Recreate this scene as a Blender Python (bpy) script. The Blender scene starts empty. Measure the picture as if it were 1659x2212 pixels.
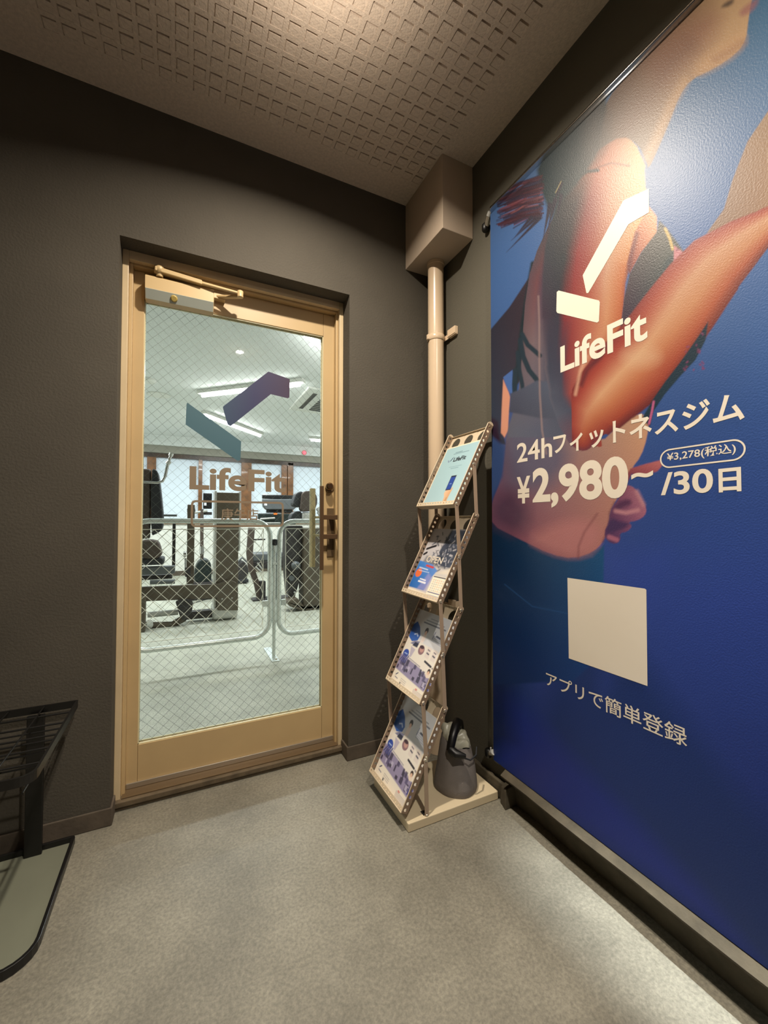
import bpy, math, random
import numpy as np
from mathutils import Matrix, Vector
random.seed(7); rng = np.random.default_rng(7)
SC = bpy.context.scene
COL = SC.collection

# ------------------------------------------------------------------ camera
FPX, YAW, PIT, ROLL = 889.386, 26.0335, 1.4491, 0.0401
CAM = np.array([-1.09727, -1.69747, 1.03372])
_y, _p, _r = np.radians([YAW, PIT, ROLL])
FW = np.array([np.sin(_y)*np.cos(_p), np.cos(_y)*np.cos(_p), np.sin(_p)])
_rt = np.array([np.cos(_y), -np.sin(_y), 0]); _up = np.cross(_rt, FW)
RT = np.cos(_r)*_rt + np.sin(_r)*_up; UP = -np.sin(_r)*_rt + np.cos(_r)*_up
cd = bpy.data.cameras.new('camera'); cd.sensor_fit = 'HORIZONTAL'; cd.sensor_width = 36
cd.lens = 36*FPX/1659; cd.clip_start = .02
cam = bpy.data.objects.new('camera', cd); COL.objects.link(cam)
cam.matrix_world = Matrix(((RT[0], UP[0], -FW[0], CAM[0]), (RT[1], UP[1], -FW[1], CAM[1]), (RT[2], UP[2], -FW[2], CAM[2]), (0, 0, 0, 1)))
SC.camera = cam

# ------------------------------------------------------------------ world, lights, exposure
vs = SC.view_settings
vs.view_transform = 'Standard'; vs.look = 'None'; vs.gamma = 1; vs.use_curve_mapping = False
vs.exposure = 0.0
SC.cycles.max_bounces = 8; SC.cycles.transparent_max_bounces = 16
SC.cycles.sample_clamp_indirect = 6
wd = bpy.data.worlds.new('world'); SC.world = wd; wd.use_nodes = True
wd.node_tree.nodes['Background'].inputs[0].default_value = (.8, .9, 1, 1)
wd.node_tree.nodes['Background'].inputs[1].default_value = .02

def light(name, kind, loc, energy, color, size=.03, rot=(0, 0, 0), **kw):
    l = bpy.data.lights.new(name, kind); l.energy = energy; l.color = color
    if kind == 'AREA':
        l.shape = 'RECTANGLE'; l.size = size; l.size_y = kw.pop('size_y', size)
    else: l.shadow_soft_size = size
    for k, v in kw.items(): setattr(l, k, v)
    o = bpy.data.objects.new(name, l); COL.objects.link(o); o.location = loc; o.rotation_euler = rot
    return o
LAMP = (-.76, -.65, 2.549)
light('entry_downlight', 'AREA', LAMP, 28, (1, .89, .75), .06, shape='DISK', spread=math.radians(152))
light('ceiling_fill_spot', 'SPOT', (-.80, -.76, 2.36), 5.5, (1, .86, .72), .03, rot=(math.pi, 0, 0), spot_size=math.radians(160), spot_blend=.5)  # unseen upward spot, added to brighten the ceiling
light('ceiling_fill_spot', 'SPOT', (-.66, -1.85, 2.40), 9, (1, .88, .74), .03, rot=(math.pi, 0, 0), spot_size=math.radians(164), spot_blend=.5)  # another added upward spot for the ceiling, no fitting here
# unseen lamp, added to brighten the poster and floor
light('poster_fill', 'AREA', (-.66, -1.85, 2.549), 30, (1, .91, .79), .06, shape='DISK', spread=math.radians(152))
# unseen narrow cool lamp, added to make the bright strip on the floor
light('floor_strip_fill', 'AREA', (-.085, -1.78, 2.54), 2.1, (.90, .97, 1), .03, rot=(math.radians(22), 0, 0), size_y=1.2, spread=math.radians(9))
for gx, gy in ((-.35, 3.1), (-.35, 5.3), (1.6, 2.0), (1.8, 5.4), (-2.6, 3.2), (-2.6, 5.4)):
    light('gym_fluorescent', 'AREA', (gx, gy, 2.57), 46, (.93, .99, 1), 1.2, size_y=.12)

# ------------------------------------------------------------------ measuring helpers
def at(u, v, ax, val):
    d = RT*(u-829.5)/FPX - UP*(v-1106)/FPX + FW
    return CAM + d*(val-CAM[ax])/d[ax]
def px(P):
    P = np.asarray(P, float) - CAM; z = P@FW
    return 829.5+FPX*(P@RT)/z, 1106-FPX*(P@UP)/z
def lin(c):
    c = np.asarray(c, float)/255
    return np.where(c <= .04045, c/12.92, ((c+.055)/1.055)**2.4)

# ------------------------------------------------------------------ materials
def mat(name, col, rough=.6, metal=0, bump=0, bscale=200, var=0, vscale=6, coat=0, spec=.5, vdet=4):
    m = bpy.data.materials.new(name); m.use_nodes = True; nt = m.node_tree
    b = nt.nodes['Principled BSDF']; c = lin(col) if max(col) > 1.0001 else np.array(col, float)
    b.inputs['Base Color'].default_value = (*c, 1); b.inputs['Roughness'].default_value = rough
    b.inputs['Metallic'].default_value = metal; b.inputs['Specular IOR Level'].default_value = spec
    b.inputs['Coat Weight'].default_value = coat
    if bump or var:
        tc = nt.nodes.new('ShaderNodeTexCoord')
    if bump:
        n = nt.nodes.new('ShaderNodeTexNoise'); n.inputs['Scale'].default_value = bscale; n.inputs['Detail'].default_value = 3
        bp = nt.nodes.new('ShaderNodeBump'); bp.inputs['Strength'].default_value = bump; bp.inputs['Distance'].default_value = .004
        nt.links.new(tc.outputs['Object'], n.inputs['Vector']); nt.links.new(n.outputs['Fac'], bp.inputs['Height'])
        nt.links.new(bp.outputs['Normal'], b.inputs['Normal'])
    if var:
        n = nt.nodes.new('ShaderNodeTexNoise'); n.inputs['Scale'].default_value = vscale; n.inputs['Detail'].default_value = vdet
        r = nt.nodes.new('ShaderNodeValToRGB')
        r.color_ramp.elements[0].position = .3; r.color_ramp.elements[1].position = .7
        r.color_ramp.elements[0].color = (*np.clip(c*(1-var), 0, 1), 1); r.color_ramp.elements[1].color = (*np.clip(c*(1+var), 0, 1), 1)
        nt.links.new(tc.outputs['Object'], n.inputs['Vector']); nt.links.new(n.outputs['Fac'], r.inputs['Fac'])
        nt.links.new(r.outputs['Color'], b.inputs['Base Color'])
    return m
def emis(name, col, strength):
    m = bpy.data.materials.new(name); m.use_nodes = True; nt = m.node_tree
    b = nt.nodes['Principled BSDF']; b.inputs['Base Color'].default_value = (*col, 1)
    b.inputs['Emission Color'].default_value = (*col, 1); b.inputs['Emission Strength'].default_value = strength
    return m
def printmat(name, rough=.4, bump=0, spec=.5):
    m = bpy.data.materials.new(name); m.use_nodes = True; nt = m.node_tree
    b = nt.nodes['Principled BSDF']; b.inputs['Roughness'].default_value = rough; b.inputs['Specular IOR Level'].default_value = spec
    a = nt.nodes.new('ShaderNodeAttribute'); a.attribute_name = 'print'
    nt.links.new(a.outputs['Color'], b.inputs['Base Color'])
    if bump:
        tc = nt.nodes.new('ShaderNodeTexCoord'); n = nt.nodes.new('ShaderNodeTexNoise'); n.inputs['Scale'].default_value = 260
        bp = nt.nodes.new('ShaderNodeBump'); bp.inputs['Strength'].default_value = bump; bp.inputs['Distance'].default_value = .002
        nt.links.new(tc.outputs['Object'], n.inputs['Vector']); nt.links.new(n.outputs['Fac'], bp.inputs['Height']); nt.links.new(bp.outputs['Normal'], b.inputs['Normal'])
    return m
def glassmat(name, tint, ior=1.45, rough=.0, refl=1):
    m = bpy.data.materials.new(name); m.use_nodes = True; nt = m.node_tree
    for n in list(nt.nodes):
        if n.type != 'OUTPUT_MATERIAL': nt.nodes.remove(n)
    t = nt.nodes.new('ShaderNodeBsdfTransparent'); t.inputs[0].default_value = (*tint, 1)
    g = nt.nodes.new('ShaderNodeBsdfGlossy'); g.inputs['Roughness'].default_value = rough
    f = nt.nodes.new('ShaderNodeFresnel'); f.inputs[0].default_value = ior
    mx = nt.nodes.new('ShaderNodeMixShader')
    nt.links.new(f.outputs[0], mx.inputs[0]); nt.links.new(t.outputs[0], mx.inputs[1]); nt.links.new(g.outputs[0], mx.inputs[2])
    nt.links.new(mx.outputs[0], nt.nodes['Material Output'].inputs[0])
    return m
def floormat(name, c0, c1, c2, scale=3.0, bump=.12):
    m = bpy.data.materials.new(name); m.use_nodes = True; nt = m.node_tree; L = nt.links.new
    b = nt.nodes['Principled BSDF']; b.inputs['Roughness'].default_value = .55
    tc = nt.nodes.new('ShaderNodeTexCoord')
    n1 = nt.nodes.new('ShaderNodeTexNoise'); n1.inputs['Scale'].default_value = scale; n1.inputs['Detail'].default_value = 6; n1.inputs['Roughness'].default_value = .65
    r1 = nt.nodes.new('ShaderNodeValToRGB'); r1.color_ramp.elements[0].position = .33; r1.color_ramp.elements[1].position = .68
    r1.color_ramp.elements[0].color = (*lin(c0), 1); r1.color_ramp.elements[1].color = (*lin(c1), 1)
    n2 = nt.nodes.new('ShaderNodeTexNoise'); n2.inputs['Scale'].default_value = 120; n2.inputs['Detail'].default_value = 5; n2.inputs['Roughness'].default_value = .7
    r2 = nt.nodes.new('ShaderNodeValToRGB'); r2.color_ramp.elements[0].position = .36; r2.color_ramp.elements[1].position = .66
    r2.color_ramp.elements[0].color = (.62, .62, .62, 1); r2.color_ramp.elements[1].color = (1.15, 1.15, 1.12, 1)
    mx = nt.nodes.new('ShaderNodeMix'); mx.data_type = 'RGBA'; mx.blend_type = 'MULTIPLY'; mx.inputs['Factor'].default_value = .85
    L(tc.outputs['Object'], n1.inputs['Vector']); L(tc.outputs['Object'], n2.inputs['Vector'])
    L(n1.outputs['Fac'], r1.inputs['Fac']); L(n2.outputs['Fac'], r2.inputs['Fac'])
    L(r1.outputs['Color'], mx.inputs['A']); L(r2.outputs['Color'], mx.inputs['B']); L(mx.outputs['Result'], b.inputs['Base Color'])
    bp = nt.nodes.new('ShaderNodeBump'); bp.inputs['Strength'].default_value = bump; bp.inputs['Distance'].default_value = .003
    L(n2.outputs['Fac'], bp.inputs['Height']); L(bp.outputs['Normal'], b.inputs['Normal'])
    return m

M = dict(
 wall=mat('wall_charcoal', (82, 77, 68), .8, bump=.35, bscale=130, var=.10, vscale=3, spec=.25),
 wall_soft=mat('wall_right_paint', (92, 88, 77), .8, bump=.25, bscale=130, spec=.25),
 ceil=mat('ceiling_board', (206, 190, 172), .9, bump=.5, bscale=160, var=.10, vscale=90, spec=.1),
 floor=floormat('floor_vinyl', (112, 108, 96), (150, 145, 130), None, 2.6),
 base=mat('baseboard_concrete', (84, 74, 62), .8, bump=.3, bscale=60, var=.25, vscale=14),
 curb=mat('curb_concrete', (78, 70, 55), .85, bump=.6, bscale=45, var=.25, vscale=18),
 box=mat('box_paint', (188, 170, 150), .6, bump=.12, bscale=120, spec=.3),
 pipe=mat('pipe_enamel', (214, 190, 160), .25, bump=.05, bscale=20),
 frame=mat('door_beige', (190, 163, 118), .45, var=.05, vscale=5),
 frame_l=mat('frame_beige', (206, 184, 146), .42, var=.06, vscale=8),
 alu=mat('aluminium', (205, 200, 190), .3, metal=.9),
 sill=mat('sill_stone', (96, 82, 62), .7, bump=.3, bscale=80, var=.3, vscale=25),
 groove=mat('slot_dark', (30, 25, 20), .8),
 bronze=mat('bronze', (104, 80, 56), .35, metal=.5),
 bronze2=mat('bronze_plate', (112, 92, 66), .4, metal=.35),
 brass=mat('brass_knob', (120, 92, 60), .2, metal=.9),
 closer=mat('closer_enamel', (206, 178, 130), .4),
 closer_low=mat('closer_lower', (176, 182, 172), .4),
 yellow=mat('yellow_cap', (190, 165, 90), .5),
 cream=mat('cream_metal', (214, 205, 165), .4),
 glass=glassmat('door_glass', (.965, .976, .972), 1.22),
 wire=mat('glass_wire', (110, 116, 108), .5, metal=.2),
 galv=mat('galvanised', (222, 230, 228), .32, metal=.35),
 galv_l=mat('galvanised_wire', (240, 238, 226), .45, metal=.1),
 gwall=mat('gym_wall', (222, 222, 214), .9, spec=.2),
 gceil=mat('gym_ceiling', (228, 233, 233), .95, bump=.6, bscale=90, var=.08, vscale=60, spec=.1),
 gfloor=floormat('gym_floor', (165, 166, 152), (192, 193, 178), None, 5.0, .05),
 wood=mat('window_wood', (120, 78, 42), .25, var=.4, vscale=9, coat=.4),
 pane=emis('window_film', (.56, .64, .71), .30),
 tube=emis('tube_light', (1, 1, .96), 26.0),
 fix=mat('fixture_white', (225, 228, 222), .5),
 grille=mat('grille_dark', (70, 70, 66), .7),
 mbrown=mat('machine_bronze', (86, 76, 62), .45, var=.05, vscale=10),
 mdark=mat('machine_dark', (46, 42, 42), .5),
 msilver=mat('machine_silver', (188, 188, 182), .35, metal=.3),
 pad=mat('pad_black', (34, 36, 40), .55),
 padbrown=mat('pad_brown', (74, 62, 54), .6),
 chrome=mat('chrome', (205, 205, 205), .12, metal=1),
 dkgreen=mat('motor_green', (24, 36, 34), .4),
 screen=mat('console_black', (20, 22, 24), .25),
 consolegrey=mat('console_grey', (92, 96, 98), .4),
 orange=mat('orange_label', (224, 120, 40), .5),
 white=mat('label_white', (236, 240, 244), .5),
 red=emis('red_lamp', (1, .18, .25), .9),
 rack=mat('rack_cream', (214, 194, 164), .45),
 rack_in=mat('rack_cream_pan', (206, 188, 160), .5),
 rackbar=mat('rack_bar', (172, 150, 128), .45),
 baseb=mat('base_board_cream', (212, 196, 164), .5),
 rackside=mat('rack_side_shaded', (140, 118, 98), .45),  # cream side metal darkened in colour to stand for its shade
 rivet=mat('rivet', (200, 190, 170), .3, metal=.7),
 bag=mat('bag_felt', (122, 116, 112), .95, bump=.2, bscale=300, var=.06, vscale=40, spec=.1),
 black=mat('black_plastic', (14, 13, 13), .4),
 blackm=mat('black_metal', (20, 19, 18), .35),
 tray=mat('drip_tray', (118, 120, 104), .35, var=.05),
 plastic=mat('clear_white_plastic', (170, 168, 150), .35),
 poster=printmat('poster_print', .42, .22, .48),
 paper=printmat('paper_print', .5),
 paperside=mat('paper_edge', (226, 216, 200), .7),
 ink=mat('poster_white_ink', (224, 212, 194), .45),
 inkdark=mat('ink_dark', (40, 44, 52), .5),
 decalb=mat('decal_brown', (134, 117, 95), .6),
 decalteal=mat('decal_teal', (62, 98, 110), .5),
)

# ------------------------------------------------------------------ geometry helpers
ORG = {}
class MB:
    def __init__(s): s.v = []; s.f = []; s.sm = []; s.st = []
    def mark(s): s.st.append((len(s.v), len(s.f)))
    def add(s, vs, fs, smooth=False):
        n = len(s.v); s.v += [tuple(map(float, p)) for p in vs]
        for f in fs: s.f.append([i+n for i in f]); s.sm.append(smooth)
        return s
    def box(s, x0, y0, z0, x1, y1, z1):
        s.mark()
        x0, x1 = sorted((x0, x1)); y0, y1 = sorted((y0, y1)); z0, z1 = sorted((z0, z1))
        return s.add([(x0,y0,z0),(x1,y0,z0),(x1,y1,z0),(x0,y1,z0),(x0,y0,z1),(x1,y0,z1),(x1,y1,z1),(x0,y1,z1)],
            [(0,3,2,1),(4,5,6,7),(0,1,5,4),(1,2,6,5),(2,3,7,6),(3,0,4,7)])
    def hexa(s, b, t):   # bottom quad, top quad
        s.mark()
        return s.add(list(b)+list(t), [(3,2,1,0),(4,5,6,7),(0,1,5,4),(1,2,6,5),(2,3,7,6),(3,0,4,7)])
    def tube(s, pts, r, n=10, closed=False, cap=True):
        s.mark()
        P = [np.array(p, float) for p in pts]; N = len(P); rr = r if hasattr(r, '__len__') else [r]*N
        rings = []; prev = None
        for i in range(N):
            a = P[(i-1) % N] if (closed or i > 0) else P[i]; b = P[(i+1) % N] if (closed or i < N-1) else P[i]
            t = b-a; t = t/np.linalg.norm(t)
            if prev is None:
                h = np.array([0, 0, 1.]) if abs(t[2]) < .9 else np.array([1., 0, 0])
                u = np.cross(t, h)
            else: u = prev - t*(prev@t)
            u = u/np.linalg.norm(u); w = np.cross(t, u); prev = u
            rings.append([P[i]+rr[i]*(np.cos(2*np.pi*k/n)*u+np.sin(2*np.pi*k/n)*w) for k in range(n)])
        vs = [q for R in rings for q in R]; fs = []
        for i in range(N if closed else N-1):
            for k in range(n):
                fs.append((i*n+k, i*n+(k+1) % n, ((i+1) % N)*n+(k+1) % n, ((i+1) % N)*n+k))
        s.add(vs, fs, True)
        if cap and not closed:
            s.add(rings[0], [tuple(range(n-1, -1, -1))]); s.add(rings[-1], [tuple(range(n))])
        return s
    def lathe(s, c, prof, n=24, axis='z', smooth=True):
        s.mark()
        vs = []; fs = []
        for r, h in prof:
            for k in range(n):
                a = 2*np.pi*k/n; p = (r*np.cos(a), r*np.sin(a), h)
                if axis == 'y': p = (p[0], p[2], p[1])
                if axis == 'x': p = (p[2], p[0], p[1])
                vs.append((c[0]+p[0], c[1]+p[1], c[2]+p[2]))
        for i in range(len(prof)-1):
            for k in range(n): fs.append((i*n+k, i*n+(k+1) % n, (i+1)*n+(k+1) % n, (i+1)*n+k))
        s.add(vs, fs, smooth)
        m = len(prof)
        s.add(vs[:n], [tuple(range(n-1, -1, -1))]); s.add(vs[(m-1)*n:], [tuple(range(n))])
        return s
    def prism(s, poly, o, ex, ey, ez, h):   # poly 2D in ex,ey, extruded h along ez
        s.mark()
        o, ex, ey, ez = [np.array(q, float) for q in (o, ex, ey, ez)]; n = len(poly)
        a = [o+ex*p[0]+ey*p[1] for p in poly]; b = [q+ez*h for q in a]
        return s.add(a+b, [tuple(range(n-1, -1, -1)), tuple(range(n, 2*n))]+[(i, (i+1) % n, n+(i+1) % n, n+i) for i in range(n)])
    def each(s, name, m, parent=None, bevel=0, seg=2):
        'one object for each piece'
        e = s.st+[(len(s.v), len(s.f))]; out = []
        for (a, fa), (b, fb) in zip(e[:-1], e[1:]):
            q = MB(); q.v = s.v[a:b]; q.f = [[i-a for i in f] for f in s.f[fa:fb]]; q.sm = s.sm[fa:fb]
            out.append(q.build(name, m, parent, bevel, seg))
        return out
    def build(s, name, m, parent=None, bevel=0, seg=2, origin=None):
        V = np.array(s.v)
        if origin is None: origin = (V.min(0)+V.max(0))/2; origin[2] = V[:, 2].min() if parent is None else origin[2]
        origin = np.array(origin, float)
        me = bpy.data.meshes.new(name); me.from_pydata((V-origin).tolist(), [], s.f)
        me.polygons.foreach_set('use_smooth', s.sm); me.update()
        me.materials.append(m)
        return link(name, me, parent, origin, bevel, seg)
def link(name, me, parent, origin, bevel=0, seg=2):
    o = bpy.data.objects.new(name, me); COL.objects.link(o); origin = np.array(origin, float)
    if parent is not None: o.parent = parent; o.location = origin-ORG[parent.name]
    else: o.location = origin
    ORG[o.name] = origin
    if bevel:
        b = o.modifiers.new('bevel', 'BEVEL'); b.width = bevel; b.segments = seg; b.limit_method = 'ANGLE'; b.angle_limit = math.radians(40)
    return o
def empty(name, loc, parent=None):
    o = bpy.data.objects.new(name, None); o.empty_display_size = .05; COL.objects.link(o); loc = np.array(loc, float)
    if parent is not None: o.parent = parent; o.location = loc-ORG[parent.name]
    else: o.location = loc
    ORG[o.name] = loc; return o
def tag(o, label=None, cat=None, group=None, kind=None):
    if label: o['label'] = label
    if cat: o['category'] = cat
    if group: o['group'] = group
    if kind: o['kind'] = kind
    return o
def S(o): o['kind'] = 'structure'; return o
def arc(c, r, a0, a1, n, e1, e2):
    c, e1, e2 = [np.array(q, float) for q in (c, e1, e2)]
    return [c+r*(math.cos(a)*e1+math.sin(a)*e2) for a in np.linspace(a0, a1, n)]
def text_mesh(body, offset=0):
    c = bpy.data.curves.new('t', 'FONT'); c.body = body; c.resolution_u = 6; c.offset = offset
    o = bpy.data.objects.new('t', c); COL.objects.link(o)
    dg = bpy.context.evaluated_depsgraph_get(); me = bpy.data.meshes.new_from_object(o.evaluated_get(dg))
    v = np.array([q.co[:2] for q in me.vertices]); f = [list(q.vertices) for q in me.polygons]
    bpy.data.objects.remove(o); bpy.data.curves.remove(c); bpy.data.meshes.remove(me)
    return v, f
def put_text(mb, body, o, ex, ey, w, h, offset=0):
    """write body so that its ink fills w x h with its lower left corner at o"""
    v, f = text_mesh(body, offset); a, b = v.min(0), v.max(0)
    v = (v-a)/(b-a)*np.array([w, h]); o, ex, ey = [np.array(q, float) for q in (o, ex, ey)]
    mb.add([o+ex*p[0]+ey*p[1] for p in v], f)

# ------------------------------------------------------------------ painting of flat print (numpy)
def chaikin(p, n=2):
    p = np.array(p, float)
    for _ in range(n):
        q = np.roll(p, -1, 0); p = np.stack([.75*p+.25*q, .25*p+.75*q], 1).reshape(-1, 2)
    return p
class Paint:
    def __init__(s, U, V, base, k=(1, 1, 1)):
        s.U, s.V, s.k = U, V, np.array(k); s.C = np.zeros((len(U), 3)); s.C[:] = s.col(base)
    def col(s, c, sel=None):
        if callable(c):
            U, V = (s.U, s.V) if sel is None else (s.U[sel], s.V[sel]); return lin(c(U, V))*s.k
        return lin(c)*s.k
    def blend(s, sel, a, c): s.C[sel] = s.C[sel]*(1-a[:, None])+s.col(c, sel)*a[:, None]
    def poly(s, pts, c, soft=2, smooth=0, op=1):
        p = chaikin(pts, smooth) if smooth else np.array(pts, float)
        lo, hi = p.min(0)-soft, p.max(0)+soft
        sel = np.where((s.U > lo[0]) & (s.U < hi[0]) & (s.V > lo[1]) & (s.V < hi[1]))[0]
        if not len(sel): return
        x, y = s.U[sel], s.V[sel]; ins = np.zeros(len(sel), bool); d = np.full(len(sel), 1e9)
        for (x0, y0), (x1, y1) in zip(p, np.roll(p, -1, 0)):
            dx, dy = x1-x0, y1-y0; L = dx*dx+dy*dy+1e-12
            t = np.clip(((x-x0)*dx+(y-y0)*dy)/L, 0, 1); d = np.minimum(d, (x-x0-t*dx)**2+(y-y0-t*dy)**2)
            c_ = (y0 > y) != (y1 > y); ins ^= c_ & (x < (x1-x0)*(y-y0)/(y1-y0+1e-12)+x0)
        d = np.sqrt(d)*np.where(ins, 1, -1); s.blend(sel, np.clip(d/soft+.5, 0, 1)*op, c)
    def line(s, pts, w, c, soft=1.5, op=1):
        pts = np.array(pts, float); W = np.max(w)+soft; lo, hi = pts.min(0)-W, pts.max(0)+W
        sel = np.where((s.U > lo[0]) & (s.U < hi[0]) & (s.V > lo[1]) & (s.V < hi[1]))[0]
        if not len(sel): return
        x, y = s.U[sel], s.V[sel]; d = np.full(len(sel), 1e9)
        for (x0, y0), (x1, y1) in zip(pts[:-1], pts[1:]):
            dx, dy = x1-x0, y1-y0; L = dx*dx+dy*dy+1e-12
            t = np.clip(((x-x0)*dx+(y-y0)*dy)/L, 0, 1); d = np.minimum(d, (x-x0-t*dx)**2+(y-y0-t*dy)**2)
        s.blend(sel, np.clip((w-np.sqrt(d))/soft+.5, 0, 1)*op, c)
    def ell(s, c, r, colr, soft=2, op=1):
        a = np.linspace(0, 2*np.pi, 25)[:-1]; s.poly(np.stack([c[0]+r[0]*np.cos(a), c[1]+r[1]*np.sin(a)], 1), colr, soft, 0, op)
    def strip(s, e0, e1, ramps, soft=.06):
        """band between edge e0 and edge e1; ramps = list of (position 0-1 along, [(t,colour)...])"""
        e0, e1 = np.array(e0, float), np.array(e1, float); mid = (e0+e1)/2; hw = np.linalg.norm(e1-e0, axis=1)/2
        lo, hi = np.minimum(e0.min(0), e1.min(0))-5, np.maximum(e0.max(0), e1.max(0))+5
        sel = np.where((s.U > lo[0]) & (s.U < hi[0]) & (s.V > lo[1]) & (s.V < hi[1]))[0]
        x, y = s.U[sel], s.V[sel]; best = np.full(len(sel), 1e9); T = np.zeros(len(sel)); A = np.zeros(len(sel)); n = len(mid)-1
        for i in range(n):
            # bilinear-ish: project on the segment, use interpolated cross direction
            d = mid[i+1]-mid[i]; L = d@d; t = np.clip(((x-mid[i, 0])*d[0]+(y-mid[i, 1])*d[1])/L, 0, 1)
            qx, qy = mid[i, 0]+t*d[0], mid[i, 1]+t*d[1]; dist = (x-qx)**2+(y-qy)**2
            cr = (e1[i]-e0[i])[None]*(1-t[:, None])+(e1[i+1]-e0[i+1])[None]*t[:, None]; cr /= np.linalg.norm(cr, axis=1)[:, None]
            h = hw[i]*(1-t)+hw[i+1]*t; sg = ((x-qx)*cr[:, 0]+(y-qy)*cr[:, 1])/h
            sd = np.sign(sg)*np.sqrt(dist)/h
            m = dist < best; best[m] = dist[m]; T[m] = sd[m]; A[m] = (i+t[m])/n
        t = T*.5+.5; a = np.clip((1-np.abs(T))/soft+.5, 0, 1)
        pos = [r[0] for r in ramps]; cols = []
        for _, r in ramps:
            cols.append(np.stack([np.interp(t, [q[0] for q in r], [q[1][k] for q in r]) for k in range(3)], 1))
        cols = np.array(cols); out = np.zeros((len(sel), 3))
        j = np.clip(np.searchsorted(pos, A)-1, 0, len(pos)-2); p0 = np.array(pos)[j]; p1 = np.array(pos)[j+1]
        w = np.clip((A-p0)/(p1-p0), 0, 1)[:, None]; ar = np.arange(len(sel))
        out = cols[j, ar]*(1-w)+cols[j+1, ar]*w
        s.C[sel] = s.C[sel]*(1-a[:, None])+lin(out)*s.k*a[:, None]
def bil(u0, v0, u1, v1, c00, c10, c01, c11):
    c00, c10, c01, c11 = [np.array(c, float) for c in (c00, c10, c01, c11)]
    def f(U, V):
        a = np.clip((U-u0)/(u1-u0), 0, 1)[:, None]; b = np.clip((V-v0)/(v1-v0), 0, 1)[:, None]
        return (c00*(1-a)+c10*a)*(1-b)+(c01*(1-a)+c11*a)*b
    return f
def print_grid(name, m, parent, o, ex, ey, w, h, nx, ny, painter, xs=None):
    o, ex, ey = [np.array(q, float) for q in (o, ex, ey)]
    xs = np.linspace(0, w, nx) if xs is None else xs; nx = len(xs); ys = np.linspace(0, h, ny)
    A, B = np.meshgrid(xs, ys); P = o+A.ravel()[:, None]*ex+B.ravel()[:, None]*ey
    C = painter(A.ravel(), B.ravel(), P)
    org = o+ex*w/2+ey*h/2
    i = (np.arange(ny-1)[:, None]*nx+np.arange(nx-1)[None]).ravel()
    F = np.stack([i, i+1, i+1+nx, i+nx], 1)
    me = bpy.data.meshes.new(name); me.vertices.add(len(P)); me.vertices.foreach_set('co', (P-org).ravel())
    me.loops.add(F.size); me.loops.foreach_set('vertex_index', F.ravel().astype(np.int32))
    me.polygons.add(len(F)); me.polygons.foreach_set('loop_start', np.arange(0, F.size, 4, dtype=np.int32))
    me.update(calc_edges=True); me.validate()
    at_ = me.color_attributes.new('print', 'FLOAT_COLOR', 'POINT')
    at_.data.foreach_set('color', np.concatenate([np.clip(C, 0, 1), np.ones((len(C), 1))], 1).ravel())
    me.materials.append(m)
    return link(name, me, parent, org)

X, Y, Z = np.eye(3)
H, OL, OR, OT = 2.553, -1.310, -.440, 2.05
GY = 7.25            # far wall of the gym
GH = 2.69            # gym ceiling

# ================================================================== SETTING: entry
S(MB().box(-2.6, -3.3, -.05, .12, .2, 0).build('floor', M['floor']))
w = MB().box(-2.6, 0, -.05, OL, .2, 2.75).box(OR, 0, -.05, .12, .2, 2.75).box(OL, 0, OT, OR, .2, 2.75)
wall_back = S(w.build('wall_back', M['wall']))
S(MB().box(0, -.52, -.05, .12, 0, 2.75).box(0, -3.3, .30, .12, -.52, 2.75).box(.078, -3.3, -.05, .12, -.52, .30).build('wall_right', M['wall_soft']))
S(MB().box(-2.72, -3.3, -.05, -2.6, .2, 2.75).build('wall_left', M['wall']))
S(MB().box(-2.72, -3.42, -.05, .12, -3.3, 2.75).build('wall_front', M['wall']))

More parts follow.
